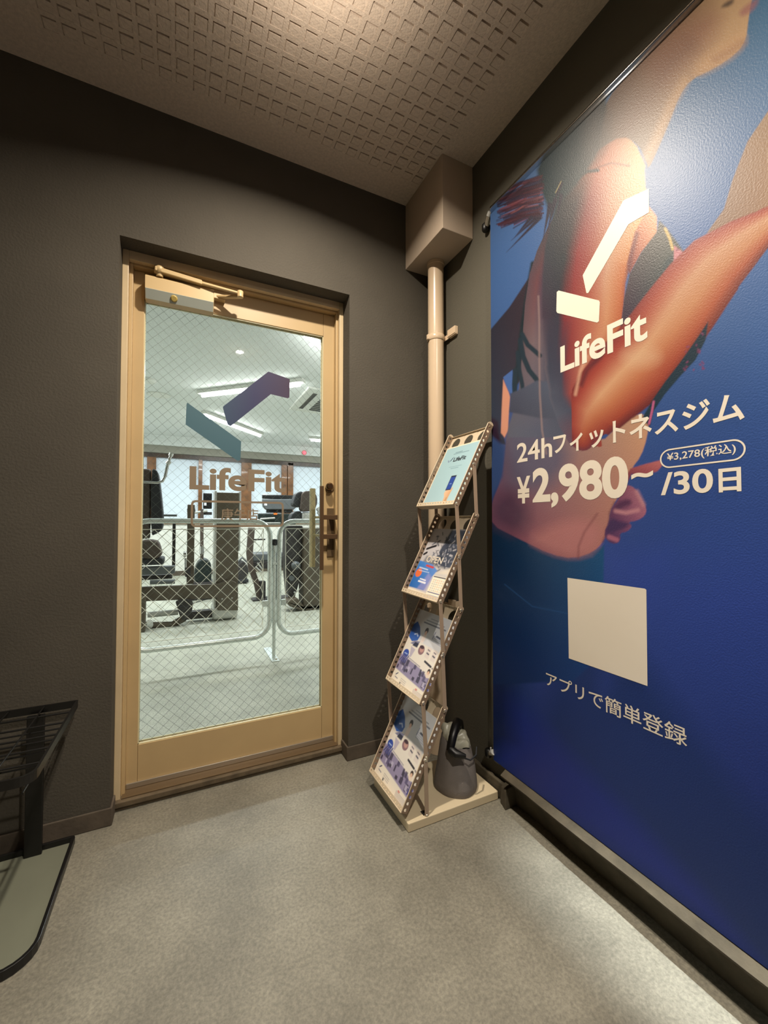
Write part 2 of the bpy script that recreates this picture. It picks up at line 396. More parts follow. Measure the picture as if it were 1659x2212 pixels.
# ceiling with its embossed squares
CP, CD = .052, .037
cx0, cx1, cy1 = -.98-.052*10-.0075, -.98+.052*15+CD+.0075, -.174+CD+.0075
rows = 42; cy0 = cy1-rows*CP; cols = 26
ce = MB()
ce.box(-2.6, cy1, H, .0, 0, H+.06).box(-2.6, -3.3, H, 0, cy0, H+.06)
ce.box(-2.6, cy0, H, cx0, cy1, H+.06).box(cx1, cy0, H, 0, cy1, H+.06).box(cx0, cy0, H+.0125, cx1, cy1, H+.06)
ceiling = S(ce.build('ceiling', M['ceil']))
def dimple(seed):
    r = random.Random(seed); a = .0075+r.uniform(-.0015, .0015); b = a+CD+r.uniform(-.002, .002)
    sl = .0062+r.uniform(-.002, .002); d = .0012+r.uniform(-.0004, .0004); ls = .0022+r.uniform(-.001, .001); dl = .0045
    q = CP; j = lambda: r.uniform(-.0006, .0006)
    o = [(0, 0, 0), (q, 0, 0), (q, q, 0), (0, q, 0)]
    i = [(a+j(), a+j(), 0), (b+j(), a+j(), 0), (b+j(), b+j(), 0), (a+j(), b+j(), 0)]
    vs = o+i; fs = [(1, 0, 4, 5), (2, 1, 5, 6), (3, 2, 6, 7), (0, 3, 7, 4)]
    # deep slot on the near edge, shallow one on the left edge, flat pad between
    n = [(a, a, .012), (b, a, .012), (b, a+sl, .012), (a, a+sl, .012)]            # 8-11 slot roof
    p = [(a+ls, a+sl, d), (b, a+sl, d), (b, b, d), (a+ls, b, d)]                  # 12-15 pad
    l = [(a, a+sl, dl), (a+ls, a+sl, dl), (a+ls, b, dl), (a, b, dl)]              # 16-19 left slot roof
    vs = vs+n+p+l
    fs += [(8, 11, 10, 9), (12, 15, 14, 13), (16, 19, 18, 17)]
    fs += [(4, 5, 9, 8), (5, 6, 14, 13), (5, 13, 10, 9), (6, 7, 15, 14), (7, 4, 8, 16), (7, 16, 19), (7, 19, 18, 15), (16, 8, 11), (13, 12, 11, 10), (12, 15, 18, 17), (12, 17, 16, 11)]
    return vs, fs
dm = []
for k in range(8):
    vs_, fs_ = dimple(k); me = bpy.data.meshes.new('ceiling_dimple'); me.from_pydata([(v[0]-CP/2, v[1]-CP/2, v[2]) for v in vs_], [], fs_); me.materials.append(M['ceil']); me.update(); dm.append((me, vs_, fs_))
cells = []
for i in range(cols):
    for jx in range(rows):
        c = np.array([cx0+(i+.5)*CP, cy0+(jx+.5)*CP, H]); u, v = px(c)
        vis = (c-CAM)@FW > 0 and -30 < u < 1690 and -30 < v < 900
        cells.append(((not vis, np.linalg.norm(c-CAM)), i, jx, c))
cells.sort(key=lambda q: q[0])
rest = MB()
for n, (_, i, jx, c) in enumerate(cells):
    k = random.randrange(8)
    if n < 298: link('ceiling_dimple', dm[k][0], ceiling, c)
    else: rest.add([(v[0]+c[0]-CP/2, v[1]+c[1]-CP/2, v[2]+c[2]) for v in dm[k][1]], dm[k][2])
tag(rest.build('ceiling_dimples', M['ceil'], ceiling), kind='stuff')

# baseboards
BH, BP = .0605, .006
S(MB().box(OR-.008, -BP, 0, -.001, .0, BH).box(OR-.008, 0, 0, OR, .07, BH).build('baseboard_back', M['base'], bevel=.003))
S(MB().box(-2.6, -BP, 0, OL+.008, 0, BH).box(OL, 0, 0, OL+.008, .07, BH).build('baseboard_back.001', M['base'], bevel=.004))
cb = MB()
n = 24; ys_ = np.linspace(-3.3, -.522, n); jit = [random.uniform(-.004, .004) for _ in ys_]; jz = [random.uniform(-.003, .003) for _ in ys_]
sec = lambda k: [(.014+jit[k], ys_[k], 0), (.000+jit[k], ys_[k], .095+jz[k]*.5), (-.049+jit[k]*.6, ys_[k], .112+jz[k]*.5), (-.0515+jit[k]*.6, ys_[k], .119+jz[k]*.5), (-.031, ys_[k], .1335), (.078, ys_[k], .1340), (.078, ys_[k], 0)]
vs_ = [p for k in range(n) for p in sec(k)]
cb.add(vs_, [(k*7+a, k*7+(a+1) % 7, (k+1)*7+(a+1) % 7, (k+1)*7+a) for k in range(n-1) for a in range(7)]+[(6, 5, 4, 3, 2, 1, 0), tuple((n-1)*7+a for a in range(7))])
S(cb.build('baseboard_right', M['curb']))
kb = MB().box(-.020, -.50, 0, -.0005, -.12, .062)
kb.hexa([(-.046, -.538, 0), (.028, -.535, 0), (-.0008, -.495, 0), (-.032, -.495, 0)], [(-.043, -.535, .070), (.024, -.534, .078), (-.0008, -.495, .074), (-.026, -.495, .058)])
S(kb.build('baseboard_right.001', M['curb'], bevel=.004))

# ceiling drop box and pipe in the corner
bxm = MB().box(-.155, -.314, 2.2407, -.0005, -.0005, H-.0005).build('trim_1', M['box'], bevel=.002); S(bxm)
t = empty('drain_pipe', (-.052, -.105, 0)); tag(t, 'cream painted drain pipe running down the corner beneath the ceiling box', 'pipe')
MB().lathe((-.052, -.105, 0), [(.0365, .001), (.0365, 2.2398)], 32).build('pipe_body', M['pipe'], t)
MB().lathe((-.052, -.105, 2.226), [(.0405, 0), (.0405, .0135)], 32).build('pipe_collar', M['pipe'], t)
for zc in (1.885, .66):
    c = MB().lathe((-.052, -.105, zc-.013), [(.0385, 0), (.0400, .002), (.0400, .024), (.0385, .026)], 32)
    b = c.build('pipe_clamp', M['pipe'], t)
    MB().box(-.100, -.112, zc-.012, -.0885, -.098, zc+.012).box(-.0155, -.150, zc-.011, -.0135, -.115, zc+.011).each('clamp_ear', M['pipe'], b, bevel=.003)
    g = MB()
    pts = [(-.016, -.150), (-.016, -.205), (-.004, -.205)]
    g.box(-.0185, -.206, zc-.004, -.0160, -.148, zc+.028).box(-.0160, -.206, zc-.004, -.001, -.2035, zc+.028).box(-.0160, -.186, zc+.024, -.001, -.150, zc+.028).box(-.016, -.206, zc-.008, -.001, -.150, zc-.004)
    g.build('wall_bracket', M['pipe'], b, bevel=.0015)

# ================================================================== DOOR
door = empty('door_1', ((OL+OR)/2, .1, 0)); S(door)
fr = empty('door_frame', ((OL+OR)/2, .09, 0), door)
x0, x1, xi0, xi1 = OL, OR, -1.2895, -.4585
MB().box(x0, .078, 0, xi0, .2, OT).build('frame_jamb', M['frame_l'], fr, bevel=.002)
MB().box(xi1, .078, 0, x1, .2, OT).build('frame_jamb', M['frame_l'], fr, bevel=.002)
MB().box(xi0, .078, 2.016, xi1, .2, OT).build('frame_head', M['frame_l'], fr, bevel=.002)
MB().box(xi0, .100, .03, -1.277, .2, 2.016).build('frame_stop', M['frame'], fr, bevel=.002)
MB().box(-.468, .100, .03, xi1, .2, 2.016).build('frame_stop', M['frame'], fr, bevel=.002)
MB().box(-1.277, .100, 2.006, -.468, .2, 2.016).build('frame_stop', M['frame'], fr, bevel=.002)
MB().box(x0, .058, .014, x1, .2, .034).box(x0+.004, .066, .0, x1-.004, .2, .014).build('threshold', M['sill'], door, bevel=.003)
MB().box(-1.285, .074, .034, -.462, .2, .0385).build('threshold_strip', M['bronze2'], door, bevel=.001)
DY0, DY1 = .128, .164
lf = empty('door_leaf', ((OL+OR)/2, .11, .04), door)
dx0, dx1, dz0, dz1 = -1.2805, -.4575, .041, 2.005
gx0, gx1, gz0, gz1 = -1.2410, -.5195, .1925, 1.9000
MB().box(dx0, DY0, dz0, gx0, DY1, dz1).build('stile', M['frame'], lf, bevel=.0015)
MB().box(gx1, DY0, dz0, dx1, DY1, dz1).build('stile', M['frame'], lf, bevel=.0015)
MB().box(gx0+.0006, DY0+.0006, gz1, gx1-.0006, DY1, dz1).build('top_rail', M['frame'], lf, bevel=.0015)
MB().box(gx0+.0006, DY0+.0006, dz0, gx1-.0006, DY1, gz0).build('bottom_rail', M['frame'], lf, bevel=.0015)
bd = MB()
for a in ((gx0, gz0, gx0+.0035, gz1), (gx1-.0035, gz0, gx1, gz1), (gx0, gz0, gx1, gz0+.0035), (gx0, gz1-.0035, gx1, gz1)):
    bd.box(a[0], DY0+.004, a[1], a[2], DY0+.010, a[3]).box(a[0], DY1-.010, a[1], a[2], DY1-.004, a[3])
bd.each('glazing_bead', M['cream'], lf)
MB().box(-1.276, .1215, .0395, -.466, .1278, .058).build('door_sweep', M['alu'], lf, bevel=.0015)

gl = MB().box(gx0, .138, gz0, gx1, .144, gz1).build('glass_pane', M['glass'], door)
wr = MB(); D = .0375; wy = .141
gw, gh = gx1-gx0, gz1-gz0
def clipseg(x, z, dx, dz):
    lo, hi = 0, 10
    for p, d, a, b in ((x, dx, gx0, gx1), (z, dz, gz0, gz1)):
        t0, t1 = sorted(((a-p)/d, (b-p)/d)); lo = max(lo, t0); hi = min(hi, t1)
    return (lo, hi) if hi > lo else None
k = -int(gh/D)-1
while k*D < gw+gh:
    for sgn in (1, -1):
        x, z = gx0+k*D, (gz0 if sgn > 0 else gz1); c = clipseg(x, z, 1, sgn)
        if c:
            a = np.array([x+c[0], wy, z+sgn*c[0]]); b = np.array([x+c[1], wy, z+sgn*c[1]]); q = np.array([sgn*-1, 0, 1.])*.0002
            h = np.array([0, .0005, 0])
            wr.add([a-q-h, b-q-h, b+q-h, a+q-h, a-q+h, b-q+h, b+q+h, a+q+h], [(0, 1, 2, 3), (7, 6, 5, 4), (0, 4, 5, 1), (3, 2, 6, 7)])
    k += 1
tag(wr.build('wire_mesh', M['wire'], gl), kind='stuff')

# decals on the glass
gy = .1376
def gp(u, v): p = at(u, v, 1, gy); return (p[0], p[2])
def gdecal(name, pts, m, parent, r=0):
    mb = MB(); q = [gp(*p) for p in pts]
    mb.prism(q, (0, gy, 0), X, Z, Y, .0003); return mb.build(name, m, parent)
def decal_grad(name, stops):
    m = bpy.data.materials.new(name); m.use_nodes = True; nt = m.node_tree; b = nt.nodes['Principled BSDF']; b.inputs['Roughness'].default_value = .6
    tc = nt.nodes.new('ShaderNodeTexCoord'); sx = nt.nodes.new('ShaderNodeSeparateXYZ'); r = nt.nodes.new('ShaderNodeValToRGB')
    nt.links.new(tc.outputs['Generated'], sx.inputs[0]); nt.links.new(sx.outputs['X'], r.inputs[0]); nt.links.new(r.outputs[0], b.inputs['Base Color'])
    while len(r.color_ramp.elements) < len(stops): r.color_ramp.elements.new(.5)
    for e, (p, c) in zip(r.color_ramp.elements, stops): e.position = p; e.color = (*lin(c), 1)
    return m
dlogo = empty('glass_logo', (-.95, gy, 1.45), door)
gdecal('logo_bar', [(405, 870), (521, 953.6), (519.5, 994), (514, 996), (401, 917), (403, 872)], M['decalteal'], dlogo)
gdecal('logo_hook', [(579.8, 802.6), (625.9, 818.9), (625, 858), (622, 860.5), (585, 851.4), (498, 921), (491.5, 917), (481.5, 881), (482, 878)], decal_grad('decal_violet', [(0, (44, 66, 92)), (.45, (40, 42, 82)), (1, (58, 42, 68))]), dlogo)
lt = MB()
a0 = gp(409, 1057.5); a1 = gp(409, 1007.5); a2 = gp(617, 1066)
put_text(lt, 'LifeFit', (a0[0], gy, a0[1]), X, Z, a2[0]-a0[0], (a1[1]-a0[1])*1.03, .030)
lt.build('glass_lettering', M['decalb'], door)
c0 = gp(412.5, 1080); c1 = gp(613, 1139)
fx0, fx1, fz1, fz0 = c0[0], gp(613, 1090)[0], c0[1], gp(413, 1139)[1]
def rrect(x0, z0, x1, z1, r, n=6):
    p = []
    for cx, cz, a in ((x1-r, z1-r, 0), (x0+r, z1-r, 90), (x0+r, z0+r, 180), (x1-r, z0+r, 270)):
        for k in range(n+1):
            t = math.radians(a+90*k/n); p.append((cx+r*math.cos(t), cz+r*math.sin(t)))
    return p
def ring(mb, o_, i_, o, ex, ey):
    o, ex, ey = [np.array(q, float) for q in (o, ex, ey)]; n = len(o_)
    mb.add([o+ex*p[0]+ey*p[1] for p in o_+i_], [(k, (k+1) % n, n+(k+1) % n, n+k) for k in range(n)])
fb = MB(); ring(fb, rrect(fx0, fz0, fx1, fz1, .018), rrect(fx0+.0085, fz0+.0085, fx1-.0085, fz1-.0085, .011), (0, gy, 0), X, Z)
s0 = gp(477, 1124); s1 = gp(558, 1099)
put_text(fb, '庚午店', (s0[0], gy, s0[1]), X, Z, s1[0]-s0[0], s1[1]-s0[1], .012)
fb.build('glass_shop_plate', M['decalb'], door)

# closer
cl = empty('door_closer', (-1.11, .10, 1.90), door)
CX0, CX1 = -1.2365, -.995
prof = [(.1278, 1.886), (.1278, 1.972), (.078, 1.972), (.070, 1.965), (.070, 1.918), (.090, 1.886)]
MB().add([(CX0, a, b) for a, b in prof]+[(CX1, a, b) for a, b in prof], [(0, 1, 2, 3, 4, 5), (11, 10, 9, 8, 7, 6)]+[(k, 6+k, 6+(k+1) % 6, (k+1) % 6) for k in range(6)]).build('closer_body', M['closer'], cl, bevel=.002)
MB().hexa([(CX0+.002, .0890, 1.887), (CX1-.002, .0890, 1.887), (CX1-.002, .0698, 1.918), (CX0+.002, .0698, 1.918)], [(CX0+.002, .0876, 1.8855), (CX1-.002, .0876, 1.8855), (CX1-.002, .0684, 1.9165), (CX0+.002, .0684, 1.9165)]).build('closer_lower_face', M['closer_low'], cl)
sc_ = MB().lathe((0, 0, 0), [(.0125, 0), (.0125, .004), (.009, .006)], 20)
sc_.v = [tuple(np.array((-1.138, .0785, 1.9025))+np.array([v[0], v[1]*.52-v[2]*.85, -v[1]*.85-v[2]*.52])) for v in sc_.v]
sc_.build('closer_screw', M['yellow'], cl)
arm = empty('closer_arm', (-1.05, .06, 1.98), cl)
MB().lathe((-1.188, .075, 1.972), [(.012, 0), (.012, .012), (.019, .014), (.019, .036), (.014, .040), (.008, .044)], 20).build('arm_hub', M['closer'], arm)
MB().hexa([(-1.204, .058, 1.986), (-1.186, .094, 1.988), (-1.040, .074, 1.972), (-1.040, .052, 1.970)], [(-1.204, .058, 2.004), (-1.186, .094, 2.006), (-1.040, .074, 1.990), (-1.040, .052, 1.988)]).build('arm_lever', M['closer'], arm, bevel=.003)
MB().tube([(-1.05, .063, 1.980), (-.905, .048, 1.966)], [.0075, .0060], 10).build('arm_rod', M['closer'], arm)
MB().lathe((-.898, .047, 1.950), [(.012, 0), (.012, .024), (.008, .027)], 16).build('arm_knuckle', M['closer'], arm)
MB().hexa([(-.888, .040, 1.950), (-.888, .058, 1.950), (-.985, .122, 1.958), (-.985, .100, 1.958)], [(-.888, .040, 1.959), (-.888, .058, 1.959), (-.985, .122, 1.967), (-.985, .100, 1.967)]).build('arm_link', M['closer'], arm, bevel=.002)
MB().box(-1.006, .100, 1.952, -.950, .1277, 1.974).build('arm_bracket', M['closer'], arm, bevel=.002)

# pull handle, lock, rear handle
hd = empty('door_handle', (-.54, .09, 1.0), door)
MB().box(-.5545, .054, .824, -.5375, .066, 1.195).build('handle_bar', M['bronze'], hd, bevel=.0015)
MB().box(-.4995, .1200, .8765, -.4636, .1278, 1.099).build('handle_plate', M['bronze2'], hd, bevel=.001)
for zz in (1.058, .972):
    MB().box(-.5515, .0545, zz-.012, -.472, .063, zz+.009).box(-.492, .060, zz-.012, -.472, .1199, zz+.009).build('handle_standoff', M['bronze'], hd, bevel=.002)
lk = MB().lathe((-.4875, .1278, 1.191), [(.021, 0), (.021, -.003), (.017, -.006)], 28, 'y').build('lock_rose', M['bronze2'], door)
MB().lathe((-.497, .1222, 1.198), [(.012, 0), (.012, -.012), (.017, -.018), (.017, -.030), (.011, -.038)], 24, 'y').build('lock_knob', M['brass'], lk)
rh = empty('rear_handle', (-.54, .20, 1.0), door)
MB().box(-.5567, .206, .821, -.5295, .222, 1.196).build('rear_bar', M['cream'], rh, bevel=.004)
for zz in (1.058, .972):
    MB().tube([(-.543, .210, zz), (-.500, .198, zz), (-.500, .1645, zz)], .006, 8).build('rear_standoff', M['cream'], rh)

# ================================================================== SETTING: gym
gx_a, gx_b = -4.2, 4.6
S(MB().box(gx_a, .2, -.05, gx_b, GY, 0).build('floor.001', M['gfloor']))
S(MB().box(gx_a, .2, GH, gx_b, GY, GH+.06).build('ceiling.001', M['gceil']))
S(MB().box(gx_a-.1, .2, -.05, gx_a, GY, GH+.06).build('wall_left.001', M['gwall']))
S(MB().box(gx_b, .2, -.05, gx_b+.1, GY, GH+.06).build('wall_right.001', M['gwall']))
S(MB().box(gx_a-.1, .2, -.05, -2.72, .21, GH).box(.12, .2, -.05, gx_b, .21, GH).build('wall_near', M['gwall']))
zs0, zs1 = 1.02, 2.33
S(MB().box(gx_a, GY, -.05, gx_b, GY+.1, zs0).box(gx_a, GY, zs1, gx_b, GY+.1, GH+.06).box(gx_a, GY+.09, zs0, gx_b, GY+.1, zs1).build('wall_far', M['gwall']))
S(MB().box(gx_a, GY-.12, 2.50, gx_b, GY, GH-.001).build('trim_2', M['gceil']))
S(MB().box(gx_a, GY-.05, 2.36, gx_b, GY, 2.499).build('trim_3', mat('trim_grey', (150, 148, 138), .8)))
S(MB().box(gx_a, GY-.02, 0, gx_b, GY, .09).build('baseboard_far', M['base']))
def wx(u): return at(u, 1040, 1, GY)[0]
win = empty('window_1', (0, GY, zs0)); S(win)
posts = [(250, 262), (317, 337), (428.5, 437), (521, 543), (608, 633), (713, 735), (800, 812)]
for a, b in posts:
    xa, xb = wx(a), wx(b)
    if b-a > 24:
        xm = (xa+xb)/2; MB().box(xa, GY-.02, zs0, xm-.006, GY+.05, zs1).build('window_post', M['wood'], win, bevel=.004); MB().box(xm+.006, GY-.03, zs0, xb, GY+.05, zs1).build('window_post', M['wood'], win, bevel=.004)
    else: MB().box(xa, GY-.02, zs0, xb, GY+.05, zs1).build('window_post', M['wood'], win, bevel=.004)
MB().box(wx(250), GY-.03, zs1-.055, wx(812), GY+.05, zs1+.02).build('window_head', mat('window_head_dark', (62, 44, 30), .35, var=.4, vscale=6), win)
MB().box(wx(250), GY-.04, zs0-.02, wx(812), GY+.06, zs0+.02).build('window_sill', M['wood'], win)
for (a, b), (c, d) in zip(posts[:-1], posts[1:]):
    MB().box(wx(b)-.005, GY+.055, zs0, wx(c)+.005, GY+.065, zs1).build('window_pane', M['pane'], win)

def cz(u, v): return at(u, v, 2, GH-.05)
def fixture(a, b, label):
    a, b = np.array(a), np.array(b); d = (b-a)/np.linalg.norm(b-a); n = np.array([-d[1], d[0], 0])
    t = empty('ceiling_light', ((a+b)/2)*np.array([1, 1, 0])+Z*GH); tag(t, label, 'light', 'fluorescent battens on the gym ceiling')
    w = .045
    q = [a-d*.05-n*w, b+d*.05-n*w, b+d*.05+n*w, a-d*.05+n*w]; zz = lambda P, z: [(p[0], p[1], z) for p in P]
    MB().hexa(zz(q, GH-.045), zz(q, GH-.0005)).build('light_housing', M['fix'], t, bevel=.006)
    MB().tube([(a[0], a[1], GH-.068), (b[0], b[1], GH-.068)], .018, 12).build('light_tube', M['tube'], t)
fixture(cz(437, 852), cz(648, 828), 'long fluorescent ceiling batten seen behind the violet logo hook')
fixture(cz(444, 896), cz(562, 940), 'long fluorescent ceiling batten below the violet hook, crossing the teal bar')
f3 = cz(660, 720); fixture(f3, f3+np.array([.9, .83, 0]), 'fluorescent batten cut by the top right corner of the glass')
f4 = cz(672, 949); fixture(f4, f4+np.array([1.2, -.1, 0]), 'far fluorescent batten by the right edge of the glass, over the red lamp')
# air conditioner cassette
a, b, c_ = cz(625, 888), cz(667, 842), cz(705, 894)
ac = empty('ceiling_cassette', (*((b+c_)/2)[:2], GH)); tag(ac, 'square ceiling air conditioner cassette with dark slots', 'air conditioner')
e1 = (b-a); e2 = np.array([.80, .10, 0]); q = [a, b, b+e2, a+e2]; Q = lambda P, z: [(p[0], p[1], z) for p in P]
MB().hexa(Q(q, GH-.03)[::-1], Q(q, GH-.0005)[::-1]).build('cassette_panel', M['fix'], ac, bevel=.004)
def sub(s0, s1, t0, t1): return [a+e1*s+e2*t for s, t in ((s0, t0), (s1, t0), (s1, t1), (s0, t1))]
MB().hexa(Q(sub(.15, .85, .13, .20), GH-.034)[::-1], Q(sub(.15, .85, .13, .20), GH-.029)[::-1]).build('cassette_vent', M['grille'], ac)
gq = MB()
for k in range(9): gq.hexa(Q(sub(.14+.08*k, .19+.08*k, .32, .75), GH-.035)[::-1], Q(sub(.14+.08*k, .19+.08*k, .32, .75), GH-.029)[::-1])
gq.each('grille_slat', M['grille'], ac)
d_ = cz(317, 829); t = MB().lathe((d_[0], d_[1], GH-.03), [(.075, 0), (.10, .012), (.10, .0295)], 24).build('smoke_detector', M['fix']); tag(t, 'small round ceiling sensor at the left edge of the door glass', 'detector')
d_ = cz(343, 861); t = MB().lathe((d_[0], d_[1], GH-.012), [(.12, 0), (.14, .004), (.14, .0115)], 28).build('ceiling_speaker', M['fix']); tag(t, 'flat round ceiling disc left of the nearer fluorescent batten', 'speaker')
r_ = at(657, 978, 1, GY-.12); t = empty('alarm_lamp', (r_[0], GY-.12, r_[2])); tag(t, 'small red alarm lamp on the far beam', 'lamp')
MB().lathe((r_[0], GY-.1205, r_[2]), [(.055, 0), (.055, -.012)], 20, 'y').build('lamp_base', mat('lamp_base', (222, 150, 150), .5), t)
MB().lathe((r_[0], GY-.133, r_[2]), [(.038, 0), (.030, -.025), (.012, -.036)], 20, 'y').build('lamp_dome', M['red'], t)

# ---- chain link barrier
FY = 1.494; FZ0, FZ1 = .176, 1.043
def gate(name, xa, xb, label, stickers=False):
    t = empty(name, ((xa+xb)/2, FY, 0)); tag(t, label, 'gate', 'chain link gates inside the door')
    R = .115; pts = []
    for cx, cz_, a in ((xb-R, FZ1-R, 0), (xa+R, FZ1-R, 90), (xa+R, FZ0+R, 180), (xb-R, FZ0+R, 270)):
        pts += arc((cx, FY, cz_), R, math.radians(a), math.radians(a+90), 7, X, Z)
    MB().tube(pts, .018, 12, closed=True).build('gate_frame', M['galv'], t)
    ix0, ix1, iz0, iz1 = xa+.05, xb-.05, FZ0+.055, FZ1-.058
    g = MB()
    g.tube([(ix0, FY, iz1), (ix1, FY, iz1)], .0028, 6).tube([(ix0, FY, iz0), (ix1, FY, iz0)], .0028, 6).tube([(ix0, FY, iz0), (ix0, FY, iz1)], .0022, 6).tube([(ix1, FY, iz0), (ix1, FY, iz1)], .0022, 6)
    g.each('tension_wire', M['galv_l'], t)
    mb = MB(); dx, dz = .047, .049; r = .0027
    k = 0; ncol = int((ix1-ix0)/dx)+1
    nz = int((iz1-iz0)/dz)
    for c in range(-1, ncol):
        pts = []
        for j in range(nz+1):
            x = ix0+dx*(c+(j+c) % 2); pts.append((min(max(x, ix0), ix1), FY+(.003 if (j+c) % 2 else -.003), iz1-dz*j))
        mb.tube(pts, r, 5, cap=False)
    tag(mb.build('chain_link', M['galv_l'], t), kind='stuff')
    for zc in (.43, .42):
        pass
    MB().box(ix1-.004 if stickers else ix0-.03, FY-.012, .40, ix1+.034 if stickers else ix0+.004, FY+.012, .445).build('latch_plate', M['galv'], t, bevel=.002)
    return t
gate('chain_link_gate', -1.415, -.500, 'wide galvanised chain link gate left of the floor post', True)
gate('chain_link_gate', -.432, .42, 'galvanised chain link gate on the right, partly behind the door handle')
bp = empty('barrier_post', (-.487, FY, 0)); tag(bp, 'galvanised barrier post on a bolted foot plate between the two gates', 'post')
MB().lathe((-.466, FY+.004, .006), [(.0135, 0), (.0135, .80)], 16).build('post_tube', M['galv'], bp)
MB().lathe((-.466, FY+.004, .80), [(.0155, 0), (.0155, .055), (.012, .06)], 16).build('post_sleeve', M['galv'], bp)
MB().lathe((-.466, FY+.004, .86), [(.02, 0), (.02, .035), (.014, .045)], 14).build('post_cap', M['pad'], bp)
fp = MB().hexa([(-.492, FY-.07, 0.0003), (-.436, FY-.07, .0003), (-.436, FY+.30, .0003), (-.492, FY+.30, .0003)], [(-.492, FY-.07, .006), (-.436, FY-.07, .006), (-.436, FY+.30, .006), (-.492, FY+.30, .006)])
fp.build('foot_plate', M['galv'], bp, bevel=.002)
MB().lathe((-.455, FY-.035, .006), [(.008, 0), (.008, .006)], 10).build('foot_bolt', M['rivet'], bp)
for zc, m_ in ((.72, 'galv'), (.29, 'galv')):
    MB().box(-.4815, FY-.016, zc-.008, -.4505, FY+.022, zc+.008).build('post_clamp', M[m_], bp, bevel=.002)

# ---- gym machines (positions measured on the floor through the glass)
def rb(mb, u0, v0, u1, v1, y0, y1):
    um, vm = (u0+u1)/2, (v0+v1)/2
    mb.box(at(u0, vm, 1, y0)[0], y0, max(at(um, v1, 1, y0)[2], .001), at(u1, vm, 1, y0)[0], y1, at(um, v0, 1, y0)[2]); return mb
def P(u, v, y): return tuple(at(u, v, 1, y))
m1 = empty('strength_machine', (-1.0, 3.0, 0)); tag(m1, 'bronze weight machine with tall stack tower and seat behind left gate', 'gym machine')
rb(MB(), 467, 1064, 515, 1312, 3.0, 3.24).build('stack_tower', M['mbrown'], m1, bevel=.006)
rb(MB(), 463, 1060, 467.3, 1318, 3.0, 3.26).build('tower_edge', M['msilver'], m1, bevel=.003)
rb(MB(), 516, 1062, 519.5, 1190, 3.0, 3.26).build('tower_edge', M['msilver'], m1, bevel=.003)
rb(MB(), 459, 1312, 514, 1338, 2.96, 3.30).build('tower_foot', M['msilver'], m1, bevel=.03, seg=4)
MB().prism([(at(u, v, 1, 2.97)[0], at(u, v, 1, 2.97)[2]) for u, v in ((296, 1268), (470, 1261), (497, 1252), (510, 1258), (514, 1272), (514, 1318), (470, 1318), (468, 1292), (300, 1299))], (0, 2.95, 0), X, Z, Y, .05).build('machine_beam', M['mbrown'], m1, bevel=.006)
rb(MB(), 296, 1290, 314, 1372, 2.80, 2.90).build('front_leg', M['mbrown'], m1, bevel=.008)
MB().tube([P(318, 1352, 2.95), P(372, 1350, 2.95), P(398, 1335, 2.95)], .036, 12).build('base_tube', M['mbrown'], m1)
MB().tube([P(319, 1328, 3.0), P(385, 1322, 3.0)], .030, 12).build('base_tube', M['msilver'], m1)
MB().lathe(P(321, 1350, 2.9), [(.04, .0), (.04, .05), (.01, .06)], 16, 'y').build('wheel_cap', M['chrome'], m1)
rb(MB(), 402, 1320, 470, 1336, 3.02, 3.12).build('base_bar', M['mdark'], m1, bevel=.004)
MB().prism([(at(u, v, 1, 2.93)[0], at(u, v, 1, 2.93)[2]) for u, v in chaikin([(378, 1296), (416, 1293), (417, 1312), (408, 1334), (398, 1342), (388, 1330), (382, 1308)], 2)], (0, 2.90, 0), X, Z, Y, .04).build('cam_plate', M['mdark'], m1)
MB().tube([P(386, 1312, 2.89), P(462, 1290, 2.99)], .004, 6).build('cable', M['pad'], m1)
rb(MB(), 296, 1012, 325, 1164, 2.9, 2.98).build('back_frame', M['padbrown'], m1, bevel=.02, seg=3)
MB().prism([(at(u, v, 1, 2.9)[0], at(u, v, 1, 2.9)[2]) for u, v in chaikin([(326, 1013), (338, 1014), (344, 1026), (352, 1100), (353, 1130), (350, 1145), (335, 1155), (326, 1157)], 1)], (0, 2.88, 0), X, Z, Y, .22).build('backrest', M['pad'], m1, bevel=.012)
MB().prism([(at(u, v, 1, 2.85)[0], at(u, v, 1, 2.85)[2]) for u, v in chaikin([(300, 1166), (338, 1166), (346, 1176), (352, 1206), (300, 1206)], 1)], (0, 2.8, 0), X, Z, Y, .20).build('seat_side', M['padbrown'], m1, bevel=.015)
rb(MB(), 300, 1206, 354, 1221, 2.82, 3.1).build('seat', M['pad'], m1, bevel=.015)
rb(MB(), 296, 1224, 378, 1241, 2.88, 2.96).build('seat_rail', M['consolegrey'], m1, bevel=.008)
rb(MB(), 298, 1243, 372, 1252, 2.92, 3.02).build('lower_rail', M['mdark'], m1, bevel=.006)
MB().tube([P(324, 1258, 2.85), P(378, 1256, 2.85)], .022, 12).build('roller_pad', M['consolegrey'], m1)
rb(MB(), 404, 1090, 420, 1262, 3.05, 3.13).build('upright_post', M['mbrown'], m1, bevel=.006)
rb(MB(), 372, 1128, 379, 1232, 3.2, 3.26).build('rear_post', M['mdark'], m1, bevel=.004)
rb(MB(), 400, 1226, 412, 1246, 3.0, 3.1).build('pivot_block', M['mdark'], m1, bevel=.004)
MB().tube([P(396, 1197, 3.02), P(402, 1197, 3.02)], .030, 14).build('selector_knob', M['chrome'], m1)
MB().tube([P(401, 1206, 3.02), P(401, 1235, 3.02)], .012, 10).build('selector_rod', M['chrome'], m1)
MB().tube([P(300, 1041, 2.86), P(318, 1042, 2.86), P(340, 1043, 2.86), P(351, 1039, 2.86), P(357, 1028, 2.86), P(363, 1000, 2.86), P(370, 982, 2.86)], .014, 12).build('grip_bar', M['chrome'], m1)
